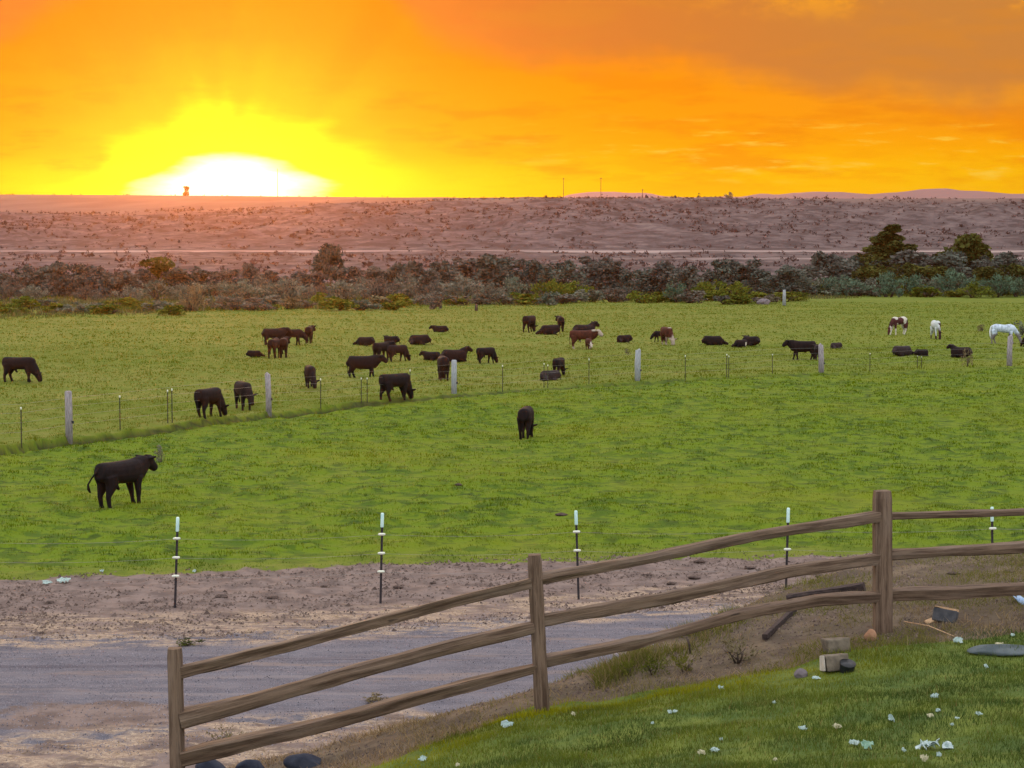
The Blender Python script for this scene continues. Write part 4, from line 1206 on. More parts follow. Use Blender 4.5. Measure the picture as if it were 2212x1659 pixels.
def animal_mesh(name, kind='cow', head='level', yaw=0.0, gait=(0, 0, 0, 0), lie=False, tail='down', vox=.034, lean=1.0):
    mb = MB()
    horse = kind == 'horse'
    if horse:
        T = [(-.80, 0, 1.12, .10, .10), (-.74, 0, 1.12, .22, .19), (-.55, 0, 1.13, .29, .26), (-.25, 0, 1.10, .28, .27), (.05, 0, 1.06, .29, .28), (.32, 0, 1.07, .32, .26), (.52, 0, 1.10, .31, .22), (.68, 0, 1.10, .22, .16), (.74, 0, 1.10, .1, .08)]
    else:
        T = [(-.97, 0, 1.06, .22, .18), (-.94, 0, 1.03, .325, .26), (-.78, 0, .985, .385, .32), (-.45, 0, .935, .42, .35), (-.08, 0, .905, .45, .385), (.25, 0, .90, .46, .37), (.52, 0, .925, .45, .32), (.72, 0, .96, .40, .26), (.84, 0, .985, .29, .19), (.90, 0, 1.0, .15, .11)]
    if not horse and lean < 1:
        T = [(p[0], 0, p[2] + p[3] * (1 - lean), p[3] * lean, p[4] * (.5 + .5 * lean)) for p in T]
    dz = -.46 if lie else 0.0
    if lie:
        T = [(p[0], p[1], p[2] + dz + (.03 if p[0] < -.3 else 0), p[3], p[4] * 1.12) for p in T]
    mb.tube(T, 16, power=2.0 if horse else 2.5)
    B = 1.03 + dz
    if horse:
        Nk = {'graze': [(.55, 0, 1.15, .24, .15), (.80, 0, .92, .17, .11), (1.00, 0, .62, .13, .085), (1.08, 0, .46, .12, .08)],
              'level': [(.50, 0, 1.18, .26, .15), (.78, 0, 1.38, .18, .11), (1.0, 0, 1.58, .13, .085), (1.08, 0, 1.62, .12, .08)]}[head]
        Hd = {'graze': [(1.06, 0, .50, .10, .08), (1.14, 0, .34, .125, .095), (1.20, 0, .17, .09, .07), (1.24, 0, .06, .065, .055), (1.25, 0, .03, .04, .04)],
              'level': [(1.04, 0, 1.62, .10, .08), (1.18, 0, 1.55, .125, .095), (1.34, 0, 1.40, .09, .07), (1.46, 0, 1.28, .065, .055), (1.48, 0, 1.26, .04, .04)]}[head]
    else:
        Nk = {'level': [(.52, 0, B - .03, .40, .27), (.76, 0, B + .07, .35, .22), (.95, 0, B + .17, .27, .18), (1.06, 0, B + .23, .19, .15)],
              'up': [(.50, 0, B + .0, .38, .26), (.70, 0, B + .17, .33, .22), (.84, 0, B + .31, .25, .17), (.93, 0, B + .39, .18, .145)],
              'low': [(.54, 0, B - .05, .40, .26), (.78, 0, B - .09, .33, .21), (.97, 0, B - .20, .25, .165), (1.06, 0, B - .30, .185, .145)],
              'graze': [(.56, 0, B - .08, .38, .26), (.78, 0, B - .26, .32, .20), (.96, 0, B - .48, .24, .16), (1.04, 0, B - .60, .18, .14)],
              'rest': [(.52, 0, B - .06, .36, .26), (.76, 0, B - .14, .29, .20), (.96, 0, B - .26, .21, .155), (1.06, 0, B - .33, .16, .135)]}[head]
        Hd = {'level': [(1.00, 0, B + .29, .14, .14), (1.13, 0, B + .23, .20, .165), (1.28, 0, B + .10, .165, .125), (1.41, 0, B - .01, .135, .115), (1.475, 0, B - .06, .09, .085)],
              'up': [(.90, 0, B + .45, .14, .14), (1.03, 0, B + .41, .195, .165), (1.19, 0, B + .32, .16, .125), (1.33, 0, B + .24, .13, .115), (1.39, 0, B + .21, .09, .085)],
              'low': [(1.02, 0, B - .23, .14, .14), (1.12, 0, B - .35, .20, .165), (1.23, 0, B - .51, .16, .125), (1.31, 0, B - .64, .13, .115), (1.34, 0, B - .69, .09, .085)],
              'graze': [(1.02, 0, B - .54, .14, .14), (1.08, 0, B - .66, .195, .165), (1.15, 0, B - .82, .16, .125), (1.19, 0, B - .95, .13, .115), (1.20, 0, B - 1.0, .09, .085)],
              'rest': [(1.02, 0, B - .28, .14, .14), (1.14, 0, B - .33, .175, .15), (1.29, 0, B - .38, .14, .115), (1.42, 0, B - .42, .115, .105), (1.48, 0, B - .43, .08, .075)]}[head]
    Nk = yawp(Nk, .50, yaw * .7)
    full = yawp(Nk[:1] + Hd, .50, yaw)[1:] if False else [q for q in yawp([(.5, 0, 0, 0, 0)] + Hd, .50, yaw * .7)][1:]
    mb.tube(Nk, 14); mb.tube(full, 12)
    # ears at the poll
    h0, h1 = np.array(full[0][:3]), np.array(full[1][:3])
    fwd = np.array(full[-1][:3]) - h0; fwd /= np.linalg.norm(fwd)
    side = np.cross([0, 0, 1.0], fwd); side /= np.linalg.norm(side); upv = np.cross(fwd, side)
    for sg in (-1, 1):
        if horse:
            e0 = h0 + side * sg * .06 + upv * .06; e1 = e0 + upv * .17 - fwd * .02 + side * sg * .02
            mb.tube([(*e0, .04), (*((e0 + e1) / 2), .042), (*e1, .02)], 8)
        else:
            e0 = h0 + fwd * .06 + side * sg * .11 + upv * .05; e1 = e0 + side * sg * .28 + np.array([0, 0, .05]) - fwd * .03
            mb.tube([(*e0, .045), (*((e0 + e1) / 2), .085, .05), (*e1, .028)], 8)
    sl = 1.0
    if not lie:
        hy_ = .14 if horse else .17
        th = .9 if horse else 1.12; lf = .9 if horse else 1.18
        for sg, dx_ in ((-1, gait[0]), (1, gait[1])):
            x0 = .50
            mb.tube([(x0, sg * hy_, .86, .17 * th, .11 * th), (x0 - .02 + dx_ * .2, sg * hy_, .62, .115 * th, .085 * th), (x0 + dx_ * .55, sg * hy_, .38, .072 * lf, .066 * lf), (x0 - .01 + dx_ * .75, sg * hy_, .24, .054 * lf, .05 * lf), (x0 - .01 + dx_ * .95, sg * hy_, .11, .054 * lf, .052 * lf), (x0 + .02 + dx_, sg * hy_, .0, .070 * lf, .062 * lf)], 10)
        for sg, dx_ in ((-1, gait[2]), (1, gait[3])):
            x0 = -.62
            mb.tube([(x0 - .04, sg * hy_, .98, .27 * th, .14 * th), (x0 + .01 + dx_ * .15, sg * hy_, .70, .215 * th, .115 * th), (x0 - .10 + dx_ * .45, sg * hy_, .45, .095 * lf, .075 * lf), (x0 - .12 + dx_ * .6, sg * hy_, .36, .072 * lf, .06 * lf), (x0 - .07 + dx_ * .9, sg * hy_, .12, .056 * lf, .052 * lf), (x0 - .03 + dx_, sg * hy_, .0, .072 * lf, .062 * lf)], 10)
        if not horse:
            if lean < 1: mb.tube([(-.30, 0, .70, .07, .08), (-.18, 0, .56, .06, .05), (-.12, 0, .52, .035, .03)], 8)
    else:
        for sg in (-1, 1):
            mb.tube([(.48, sg * .22, .30, .13), (.72, sg * .25, .16, .085), (.84, sg * .24, .09, .065), (.66, sg * .25, .06, .052), (.46, sg * .25, .05, .05)], 10)
        sg = 1
        mb.tube([(-.60, sg * .24, .34, .22, .14), (-.30, sg * .36, .24, .16, .10), (-.14, sg * .40, .12, .08), (-.40, sg * .44, .07, .06), (-.56, sg * .45, .05, .055)], 10)
        mb.tube([(-.60, -sg * .24, .30, .20, .12), (-.32, -sg * .32, .18, .13, .09), (-.2, -sg * .34, .08, .06), (-.45, -sg * .34, .06, .05)], 10)
    if not horse:
        bz = .16 * (1 - lean) / .2 if lean < 1 else 0
        mb.tube([(.55, 0, .72 + dz + bz, .16, .17), (.74, 0, .70 + dz + bz, .17, .15), (.86, 0, .78 + dz + bz, .12, .10)], 10)
        rt = T[1]
        z0 = rt[2] + .14
        if tail == 'down' and not lie:
            tl = [(-.86, 0, z0, .05), (-.95, .01, z0 - .12, .036), (-.97, .02, z0 - .45, .030), (-.95, .03, z0 - .70, .032), (-.94, .03, z0 - .84, .048), (-.94, .03, z0 - .98, .028)]
        elif tail == 'swish':
            tl = [(-.86, 0, z0, .05), (-.97, .05, z0 - .10, .036), (-1.10, .16, z0 - .32, .030), (-1.17, .24, z0 - .50, .034), (-1.13, .26, z0 - .64, .050), (-1.05, .26, z0 - .76, .028)]
        else:
            tl = [(-.86, 0, z0, .05), (-.98, .02, max(z0 - .2, .2), .036), (-1.06, .06, .10, .032), (-1.2, .12, .05, .045), (-1.32, .14, .04, .03)]
        mb.tube(tl, 8)
    me0 = mb.mesh(name + '_raw')
    o = bpy.data.objects.new('tmp', me0); COL.objects.link(o)
    rm = o.modifiers.new('r', 'REMESH'); rm.mode = 'VOXEL'; rm.voxel_size = vox; rm.use_smooth_shade = True
    smo = o.modifiers.new('s', 'SMOOTH'); smo.factor = .5; smo.iterations = 3
    bpy.context.view_layer.update()
    dg = bpy.context.evaluated_depsgraph_get()
    me = bpy.data.meshes.new_from_object(o.evaluated_get(dg))
    me.name = name
    bpy.data.objects.remove(o); bpy.data.meshes.remove(me0)
    me.polygons.foreach_set('use_smooth', [True] * len(me.polygons))
    co = np.empty(len(me.vertices) * 3, np.float32); me.vertices.foreach_get('co', co)
    return me, co.reshape(-1, 3)

G1, G2, G3, G4 = (0, 0, 0, 0), (.16, -.10, -.14, .12), (-.06, .2, .16, -.16), (.24, -.05, .02, .18)
POSE = {}
def pose(key):
    if key not in POSE:
        kw = dict(
            steer=dict(head='level', lean=.74, gait=(.03, .16, -.06, -.02), tail='swish', vox=.024),
            stand=dict(head='level', gait=G2, lean=.90), stand_b=dict(head='level', lean=.74, gait=G3, yaw=.5), stand_c=dict(head='level', lean=.74, gait=G1, yaw=-.5),
            low=dict(head='low', lean=.74, gait=G1, yaw=.15), low_b=dict(head='low', lean=.74, gait=G2, yaw=-.3),
            graze=dict(head='graze', lean=.74, gait=G2), graze_b=dict(head='graze', lean=.74, gait=G3, yaw=.3), graze_c=dict(head='graze', lean=.74, gait=G4, yaw=-.3),
            lie=dict(head='level', lie=True), lie_up=dict(head='up', lie=True), lie_turn=dict(head='level', lie=True, yaw=1.1), lie_back=dict(head='level', lie=True, yaw=-1.2),
            lie_low=dict(head='rest', lie=True), lie_curl=dict(head='rest', lie=True, yaw=1.9),
            horse=dict(kind='horse', head='graze', gait=G2), horse_b=dict(kind='horse', head='graze', gait=G4, yaw=.2),
        )[key]
        POSE[key] = animal_mesh('body_' + key, **kw)
    return POSE[key]

def project(P):
    d = P - CAM
    c, s = math.cos(PITCH), math.sin(PITCH)
    zf_ = d[:, 1] * c - d[:, 2] * s
    yu = d[:, 1] * s + d[:, 2] * c
    return CX + F * d[:, 0] / zf_, CY - F * yu / zf_

_cm = {}
def animal(name, cat, key, coatn, box, head_deg, label, group, fit='h'):
    me, co = pose(key)
    x0, y0, x1, y1 = [q * k4 for q in box]
    ck = (key, coatn)
    if ck not in _cm:
        m2 = me.copy(); m2.name = name; m2.materials.clear(); m2.materials.append(M[coatn]); _cm[ck] = m2
    ax, ay, sc = (x0 + x1) / 2, y1, 1.0
    p = ground_hit(ax, ay, 36)
    best = None
    for da in range(-30, 31, 5):
        qx, qy = project((co @ rotz(R(head_deg + da)).T) + p)
        asp = (qx.max() - qx.min()) / (qy.max() - qy.min())
        e_ = abs(math.log(asp / ((x1 - x0) / (y1 - y0)))) + abs(da) * .003
        if best is None or e_ < best[0]: best = (e_, head_deg + da)
    head_deg = best[1]
    Rm = rotz(R(head_deg)).T
    for it in range(6):
        p = ground_hit(ax, ay, 36)
        Wp = (co @ Rm) * sc + p
        qx, qy = project(Wp)
        if fit == 'h': sc *= (y1 - y0) / (qy.max() - qy.min())
        elif fit == 'w': sc *= (x1 - x0) / (qx.max() - qx.min())
        else: sc *= .5 * (y1 - y0) / (qy.max() - qy.min()) + .5 * (x1 - x0) / (qx.max() - qx.min())
        ax += (x0 + x1) / 2 - (qx.max() + qx.min()) / 2
        ay += y1 - qy.max()
    p = ground_hit(ax, ay, 36)
    o = link(name, _cm[ck], None)
    p[2] -= .03 * sc
    o.location = p; o.rotation_euler = (0, 0, R(head_deg)); o.scale = (sc,) * 3
    tag(o, label, cat, group)
    return o

CG = 'cattle in the pasture'
C = lambda *a, **k: animal('cow', 'cow', *a, group=CG, **k)
near = C('steer', 'coat_black', (344, 1785, 620, 2006), 40, 'black steer alone nearest the camera, tail swishing, thistle behind its nose')
for sg in (-1, 1):
    MB().tube([(1.14, sg * .135, 1.32, .012), (1.155, sg * .150, 1.315, .024), (1.17, sg * .138, 1.31, .012)], 8).build('eye', M['eye'], near, True)
C('graze', 'coat_black', (7, 1402, 167, 1503), 8, 'black cow grazing alone at the left end of the far field', fit='b')
C('graze_c', 'coat_black', (762, 1522, 905, 1648), 38, 'black calf grazing against the far fence, left of the grey second post')
C('low', 'coat_black', (919, 1495, 1016, 1615), -38, 'black calf with lowered head just left of the second grey post')
C('graze_b', 'coat_dark', (1196, 1435, 1261, 1528), -72, 'dark cow grazing head-on beside the bent stake, between second and third posts')
C('stand', 'coat_dark', (1029, 1286, 1150, 1358), 20, 'dark brown cow at the left end of the tight standing bunch, broadside')
C('low_b', 'coat_dark', (1105, 1294, 1212, 1360), 8, 'dark brown cow in the middle of the tight standing bunch, long back')
C('stand_c', 'coat_umber', (1197, 1279, 1248, 1352), 100, 'dark cow at the right end of the tight standing bunch, seen from behind')
C('stand_b', 'coat_umber', (1052, 1326, 1110, 1411), 55, 'reddish dark calf in front of the standing bunch, left of its pair')
C('stand_c', 'coat_umber', (1098, 1323, 1148, 1411), 75, 'reddish dark calf in front of the standing bunch, right of its pair')
C('lie_low', 'coat_dark', (962, 1378, 1045, 1406), 10, 'small dark calf lying flat left of the pair of reddish calves', fit='b')
C('lie_low', 'coat_black', (1388, 1325, 1480, 1361), 175, 'black cow lying, facing left, behind the grazing pair near the centre', fit='b')
C('lie_back', 'coat_black', (1506, 1319, 1580, 1352), 160, 'black cow lying partly hidden behind the standing and grazing pair', fit='b')
C('stand_c', 'coat_black', (1467, 1340, 1562, 1421), 30, 'black cow standing behind the grazing one, above the big broadside cow')
C('graze', 'coat_dark', (1530, 1356, 1614, 1425), 12, 'dark cow grazing to the right in the centre of the herd')
C('stand', 'coat_black', (1361, 1394, 1528, 1488), 0, 'large black cow standing full broadside, facing right, level back', fit='b')
C('graze_b', 'coat_black', (1507, 1463, 1622, 1576), 15, 'black cow grazing by the fence wire below the big broadside cow')
C('lie_curl', 'coat_black', (1605, 1316, 1708, 1357), 182, 'smooth black cow lying like a boulder, tail to the right', fit='b')
C('lie', 'coat_black', (1688, 1279, 1772, 1310), 165, 'black cow lying farthest back of the middle herd, head up left', fit='b')
C('lie', 'coat_black', (1649, 1381, 1740, 1420), 168, 'black calf lying with head to the left beside the lounging cow', fit='b')
C('lie_up', 'coat_dark', (1722, 1360, 1862, 1424), 22, 'dark cow lounging with head raised to the right, above the pale post', fit='b')
C('graze_c', 'coat_dark', (1722, 1398, 1770, 1501), 98, 'dark calf seen end-on immediately left of the pale third post')
C('graze', 'coat_black', (1881, 1365, 1958, 1432), 12, 'black calf grazing alone right of the lounging cow')
C('graze_b', 'coat_dark', (2058, 1240, 2118, 1309), 60, 'dark cow standing at the left of the far small group')
C('lie_low', 'coat_dark', (2108, 1277, 2214, 1318), 185, 'dark cow lying between two standing cows of the far group', fit='b')
C('stand_b', 'coat_dark', (2181, 1240, 2225, 1306), 97, 'dark cow seen from behind at the right of the far group')
C('lie_up', 'coat_dark', (2244, 1263, 2362, 1326), 14, 'dark cow lying behind the white faced red cow, head raised', fit='b')
C('stand_c', 'coat_hereford', (2240, 1297, 2378, 1374), -4, 'red brown cow with white face and socks, standing broadside', fit='b')
C('low', 'coat_calf', (2303, 1331, 2340, 1377), -80, 'small red calf with white chest standing under the white faced cow')
C('lie_curl', 'coat_dark', (2429, 1315, 2496, 1348), 170, 'small dark calf curled up above the tallest pale post', fit='b')
C('low_b', 'coat_black', (2560, 1301, 2625, 1346), 185, 'black calf half hidden behind the red cow, facing left')
C('graze_b', 'coat_hereford', (2599, 1285, 2666, 1360), -72, 'red brown cow grazing with white face down at its right side')
C('lie_low', 'coat_black', (2750, 1322, 2872, 1360), 8, 'long black cow lying flat, facing right, first of three in a row', fit='b')
C('lie_low', 'coat_patch', (2879, 1335, 2950, 1366), 190, 'black calf lying with white patch on its flank', fit='b')
C('lie_back', 'coat_black', (2920, 1318, 2994, 1361), 165, 'black cow lying behind the calf with the white patch, head up', fit='b')
C('graze', 'coat_black', (2173, 1405, 2238, 1483), 42, 'black cow grazing behind the grey brown one that lies by the fence')
C('lie_curl', 'coat_greyish', (2128, 1451, 2214, 1499), 178, 'grey brown cow lying by the fence stakes near the centre', fit='b')
C('graze', 'coat_black', (2035, 1595, 2117, 1734), 58, 'black steer grazing alone in the near field, seen from the rear quarter')
C('stand', 'coat_black', (3077, 1338, 3222, 1416), 178, 'black cow standing broadside facing left by the fifth wooden post', fit='b')
C('stand_b', 'coat_patch', (3192, 1353, 3236, 1419), 100, 'black calf with pale patch nursing behind the fifth wooden post')
C('lie_curl', 'coat_greyish', (3272, 1344, 3318, 1373), 175, 'tiny dark calf curled up right of the fifth wooden post', fit='b')
C('lie_low', 'coat_greyish', (3505, 1360, 3606, 1402), 2, 'dark grey cow lying flat, larger of the pair below the spotted horses', fit='b')
C('lie_curl', 'coat_black', (3595, 1374, 3657, 1403), 5, 'black calf lying at the nose of the dark grey cow', fit='b')
C('lie_up', 'coat_black', (3726, 1353, 3832, 1409), 165, 'black cow lying with head raised left, behind the dry weed', fit='b')
C('graze_b', 'coat_black', (4018, 1326, 4072, 1368), 150, 'black animal cut off at the right border beside the white horse')
HG = 'horses grazing in the pasture'
Hh = lambda *a, **k: animal('horse', 'horse', *a, group=HG, **k)
h1 = Hh('horse_b', 'coat_paint', (3495, 1244, 3576, 1318), 205, 'brown and white spotted horse grazing broadside, facing left')
h2 = Hh('horse', 'coat_paint_white', (3663, 1258, 3707, 1337), 262, 'white backed dark horse grazing, seen from the front')
h3 = Hh('horse', 'coat_white', (3902, 1272, 4024, 1352), -12, 'white horse with dark legs grazing by the last fence post', fit='b')
for h_, mt in ((h1, 'hair_black'), (h2, 'hair_white'), (h3, 'hair_white')):
    MB().tube([(-.76, 0, 1.30, .05), (-.88, 0, 1.18, .06), (-.92, 0, .85, .08), (-.90, 0, .55, .07), (-.88, 0, .35, .02)], 8, jit=.12, seed=3).build('tail', M[mt], h_, True)
    MB().tube([(.50, 0, 1.36, .02, .03), (.66, 0, 1.22, .07, .05), (.86, 0, 1.0, .09, .06), (1.02, 0, .72, .08, .05), (1.10, 0, .52, .03, .03)], 8, jit=.15, seed=5).build('mane', M[mt], h_, True)

# ------------------------------------------------------------------ weeds standing in the pasture
def weed(name, label, px, top, base, wd, lf, var, kind='willow', n=260):
    return plant(name, 'weed', label, None, kind, lf, px, top, base, wd, var, n, trunk=False)
weed('thistle', 'dark leafy thistle standing at the nose of the nearest steer', 346, 960, 999, 26, 'leaf_grey', 51, 'bushy', 420)
weed('dry_weed', 'tan dry weed on a stem in front of the lying black cow', 2088, 750, 792, 26, 'leaf_tan', 52, 'willow')
weed('dry_weed', 'thin dark dead weed left of the tallest pale post', 1356, 751, 766, 14, 'leaf_red', 53)
weed('flowering_weed', 'pale yellow weed glowing left of the white horse', 2121, 699, 716, 22, 'leaf_tan', 54, 'low')
plant('low_bush', 'bush', 'pale grey bush at the right border above the white horse', None, 'low', 'leaf_grey', 2206, 692, 724, 40, 55, 300, trunk=False)
weed('weed', 'leafy green weed growing at the far edge of the gravel road', 405, 1376, 1394, 62, 'leaf_olive', 56, 'low')
weed('dry_weed', 'dry tumbled weed by the road behind the lowest left rail', 812, 1496, 1520, 70, 'leaf_tan', 57, 'low')
weed('dry_weed', 'dry spiky weed behind the first rail bay, right of its end post', 485, 1562, 1612, 84, 'leaf_tan', 58, 'willow', 200)
weed('dry_weed', 'reddish dry grass tuft on the crest of the bank behind the lowest rail', 1595, 1372, 1432, 90, 'leaf_tan', 59, 'willow', 300)
for q_, (px, top, base, wd) in enumerate(((1352, 1424, 1462, 56), (1412, 1414, 1456, 64), (1478, 1412, 1450, 54))):
    weed('weed', ('feathery green weed on the bank crest, nearest the middle post', 'feathery green weed on the bank crest, middle of three', 'feathery green weed on the bank crest beside the short bare stake')[q_], px, top, base, wd, 'leaf_lime', 60 + q_, 'willow', 420)
p = ground_hit(1694, 660, 100); a = at(1694, 626, p[1])
po = empty('fence_post', p, 0, label='short white post standing before the bushes at the far edge', cat='post')
MB().tube([(0, 0, -.2, .24), (0, 0, (a[2] - p[2]) * .6, .22), (0, 0, a[2] - p[2], .17)], 10, jit=.05, seed=3).build('stem', M['pale_post'], po, True)
p = ground_hit(1029, 671, 100); a = at(1029, 657, p[1])
po = empty('fence_post', p, 0, label='dark broken post stub in the grass below the thicket', cat='post')
MB().tube([(0, 0, -.2, .2), (0, 0, (a[2] - p[2]) * .7, .18), (.05, 0, a[2] - p[2], .13)], 8, jit=.1, seed=4).build('stem', M['bark'], po, True)

# ------------------------------------------------------------------ stones and odds and ends
def stone(name, label, cat, px, top, base, wpx, m, seed, group=None, depth=None, flatf=1.0, dpt=.8):
    p = ground_hit(px, base) if depth is None else at(px, base, depth)
    if depth is not None: p[2] = float(H(p[0], p[1]))
    hgt = max((base - top) * p[1] / F, .02); wd = wpx * p[1] / F
    rg = np.random.default_rng(seed)
    import bmesh
    bm = bmesh.new(); bmesh.ops.create_icosphere(bm, subdivisions=4, radius=.5)
    nrm = [Vector(rg.normal(size=3)).normalized() for _ in range(9)]; off = rg.uniform(.30, .46, 9)
    for v_ in bm.verts:
        for nv, of in zip(nrm, off):
            dd = v_.co.dot(nv) - of
            if dd > 0: v_.co -= nv * dd * .85
        q = v_.co * 3 + Vector((seed, 0, 0))
        v_.co *= 1 + .10 * float(vnoise(np.array(q.x + q.z), np.array(q.y - q.z), seed))
    zs = [v_.co.z for v_ in bm.verts]; xs_ = [v_.co.x for v_ in bm.verts]; z0, z1 = min(zs), max(zs); xw = max(xs_) - min(xs_)
    for v_ in bm.verts:
        v_.co.x *= wd / xw; v_.co.y *= wd * dpt / xw; v_.co.z = ((v_.co.z - z0) / (z1 - z0) * 1.35 - .35) * hgt
    me = bpy.data.meshes.new(name); bm.to_mesh(me); bm.free()
    me.polygons.foreach_set('use_smooth', [True] * len(me.polygons))
    return tag(link(name, me, M[m], None, p), label, cat, group)

for i, (px, top, wd, lab) in enumerate(((456, 1640, 66, 'dark blue grey boulder under the lowest rail, next to the end post'),
                                        (541, 1646, 62, 'dark blue grey boulder, middle one of three below the lowest rail'),
                                        (656, 1634, 74, 'dark angular boulder, the one farthest from the end post'))):
    d = 14.7
    p = at(px, 1650, d); zt = at(px, top, d)[2]
    g0 = float(H(p[0], p[1]))
    base_px = 1650 + (p[2] - g0) * F / d
    stone('boulder', lab, 'boulder', px, top - 7, base_px, wd * 1.12, 'boulder', 11 + i, 'boulders along the fence', d)
stone('rock', 'round purplish grey rock at the far edge of the pasture by the bushes', 'rock', 1650, 645, 657, 30, 'grey_rock', 21)

def block(name, label, cat, px, py, wpx, hpx, dep, yaw, m, tilt=0.0, roll=0.0, group=None, sink=.0, jit=.006):
    p = ground_hit(px, py)
    sz = (wpx * p[1] / F, dep, hpx * p[1] / F)
    o = MB().box((0, 0, sz[2] / 2 - sink), sz, None, jit, int(px)).build(name, M[m], None, False, p)
    bv = o.modifiers.new('edges', 'BEVEL'); bv.width = .012; bv.segments = 2
    o.rotation_euler = (tilt, roll, R(yaw))
    return tag(o, label, cat, group)
block('concrete_block', 'upper grey brown concrete block lying on the dirt mound', 'block', 1808, 1407, 50, 28, .18, 8, 'concrete', -.15, -.12)
b2 = block('concrete_block', 'lower concrete block with pale end, in front of the upper one', 'block', 1806, 1449, 52, 36, .17, 6, 'concrete', -.2, -.05)
sz = np.array(b2.dimensions)
bpy.context.view_layer.update()
dmx = max(v_.co.x for v_ in b2.data.vertices); dmn = min(v_.co.x for v_ in b2.data.vertices); hz = max(v_.co.z for v_ in b2.data.vertices)
MB().box((dmn - .006, 0, hz * .5), (.014, .15, hz * .9), None, .004, 5).build('pale_end', M['concrete_pale'], b2)
p = ground_hit(1828, 1451)
bk = MB().tube([(0, 0, 0, .050), (0, 0, .01, .055), (0, 0, .075, .062), (0, 0, .08, .064), (0, 0, .078, .056), (0, 0, .03, .05)], 20).build('plant_pot', M['plastic_black'], None, True, p)
tag(bk, 'black plastic pot lid lying against the lower concrete block', 'pot')
bk.rotation_euler = (.35, .1, 0)
stone('stone', 'rounded orange clay coloured stone at the foot of the tall fence post', 'stone', 1880, 1358, 1384, 28, 'clay', 23)
stone('stone', 'flat grey stone chip at the lawn edge left of the blocks', 'stone', 1730, 1444, 1464, 30, 'grey_rock', 24)
stone('paving_slab', 'long flat blue grey stone slab in the lawn by the right border', 'slab', 2172, 1396, 1408, 150, 'slate', 25, dpt=.5)
bx_ = block('post_offcut', 'dark grey post offcut lying on the dirt right of the fence post', 'offcut', 2040, 1343, 22, 26, .20, 62, 'grey_board', .12, .25)
bpy.context.view_layer.update()
hz = max(v_.co.z for v_ in bx_.data.vertices)
MB().box((0, 0, hz + .006), (.085, .196, .012), None, .003, 6).build('cut_face', M['cut_wood'], bx_)
block('wood_chip', 'pale split wood chip beside the grey post offcut', 'wood chip', 2010, 1345, 24, 6, .05, 20, 'cut_wood', 0, -.3)
block('tarp_scrap', 'light blue tarp scrap at the right border under the lowest rail', 'tarp', 2206, 1302, 24, 10, .22, 12, 'tarp', .2, .1, jit=.03)

def beam(name, label, p0, p1, d0, d1, th, m, seed):
    a, b = at(*p0, d0), at(*p1, d1)
    r = th / 2 * (d0 + d1) / 2 / F
    c = (a + b) / 2
    t = MB().tube([(*(a - c), r), (*((b - a) * -.2), r * 1.02), (*((b - a) * .2), r), (*(b - c), r)], 12, power=6, jit=.03, seed=seed)
    o = t.build(name, M[m], None, False, c)
    return tag(o, label, 'beam')
beam('timber_beam', 'long dark timber beam lying on the mound behind the lowest rail', (1702, 1297), (1868, 1270), ground_hit(1702, 1306)[1], ground_hit(1868, 1283)[1], 25, 'timber', 4)
beam('timber_beam', 'dark timber sloping down the end of the bank to the road', (1716, 1316), (1652, 1376), ground_hit(1716, 1324)[1], ground_hit(1652, 1384)[1], 12, 'timber', 5)
p = ground_hit(1494, 1412)
tag(MB().tube([(0, 0, -.05, .014), (-.02, 0, .08, .013), (-.045, .01, (1412 - 1376) * p[1] / F, .011)], 7, jit=.08).build('stake', M['bark'], None, True, p), 'short bare stake leaning on the bank crest under the lowest rail', 'stake')
a = ground_hit(1953, 1350); b = ground_hit(2061, 1380)
mid = (a + b) / 2
tag(MB().tube([(*(a - mid + [0, 0, .03]), .004), (*(np.array([0, 0, .05])), .005), (*(b - mid + [0, 0, .02]), .0035)], 6, jit=.1).build('twig', M['cut_wood'], None, True, mid), 'thin pale twig lying across the dirt right of the tall post', 'twig')

# dark clods and dung in the trampled strip, scattered stones
n_ = 0
for px, py, wd, hh in ((46, 1247 + 70, 14, 8), (110, 1302, 22, 7), (480, 1290, 40, 10), (590, 1293, 34, 8), (860, 1270, 30, 8), (1510, 1215, 34, 9), (1500, 1250, 40, 9), (1450, 1262, 26, 8), (1620, 1228, 36, 7), (935, 1262, 20, 8), (1060, 1280, 26, 7), (1400, 1244, 26, 8), (1770, 1246, 30, 8), (2060, 1240, 40, 8), (310, 1303, 26, 7), (700, 1268, 22, 7), (2180, 1236, 34, 8), (1180, 1262, 22, 9)):
    stone('clod', 'dark clod of dung or earth on the trampled strip by the road', 'clod', px, py - hh * .6, py, wd * .75, 'dung', 100 + n_, 'dark clods on the trampled strip'); n_ += 1
for px, py, wd, hh in ((992, 1049, 18, 5), (1213, 1114, 30, 6)):
    stone('dung_pat', 'dark dung pat lying in the near green pasture', 'dung', px, py - hh, py, wd, 'dung', 130 + n_, 'dung pats in the near pasture'); n_ += 1

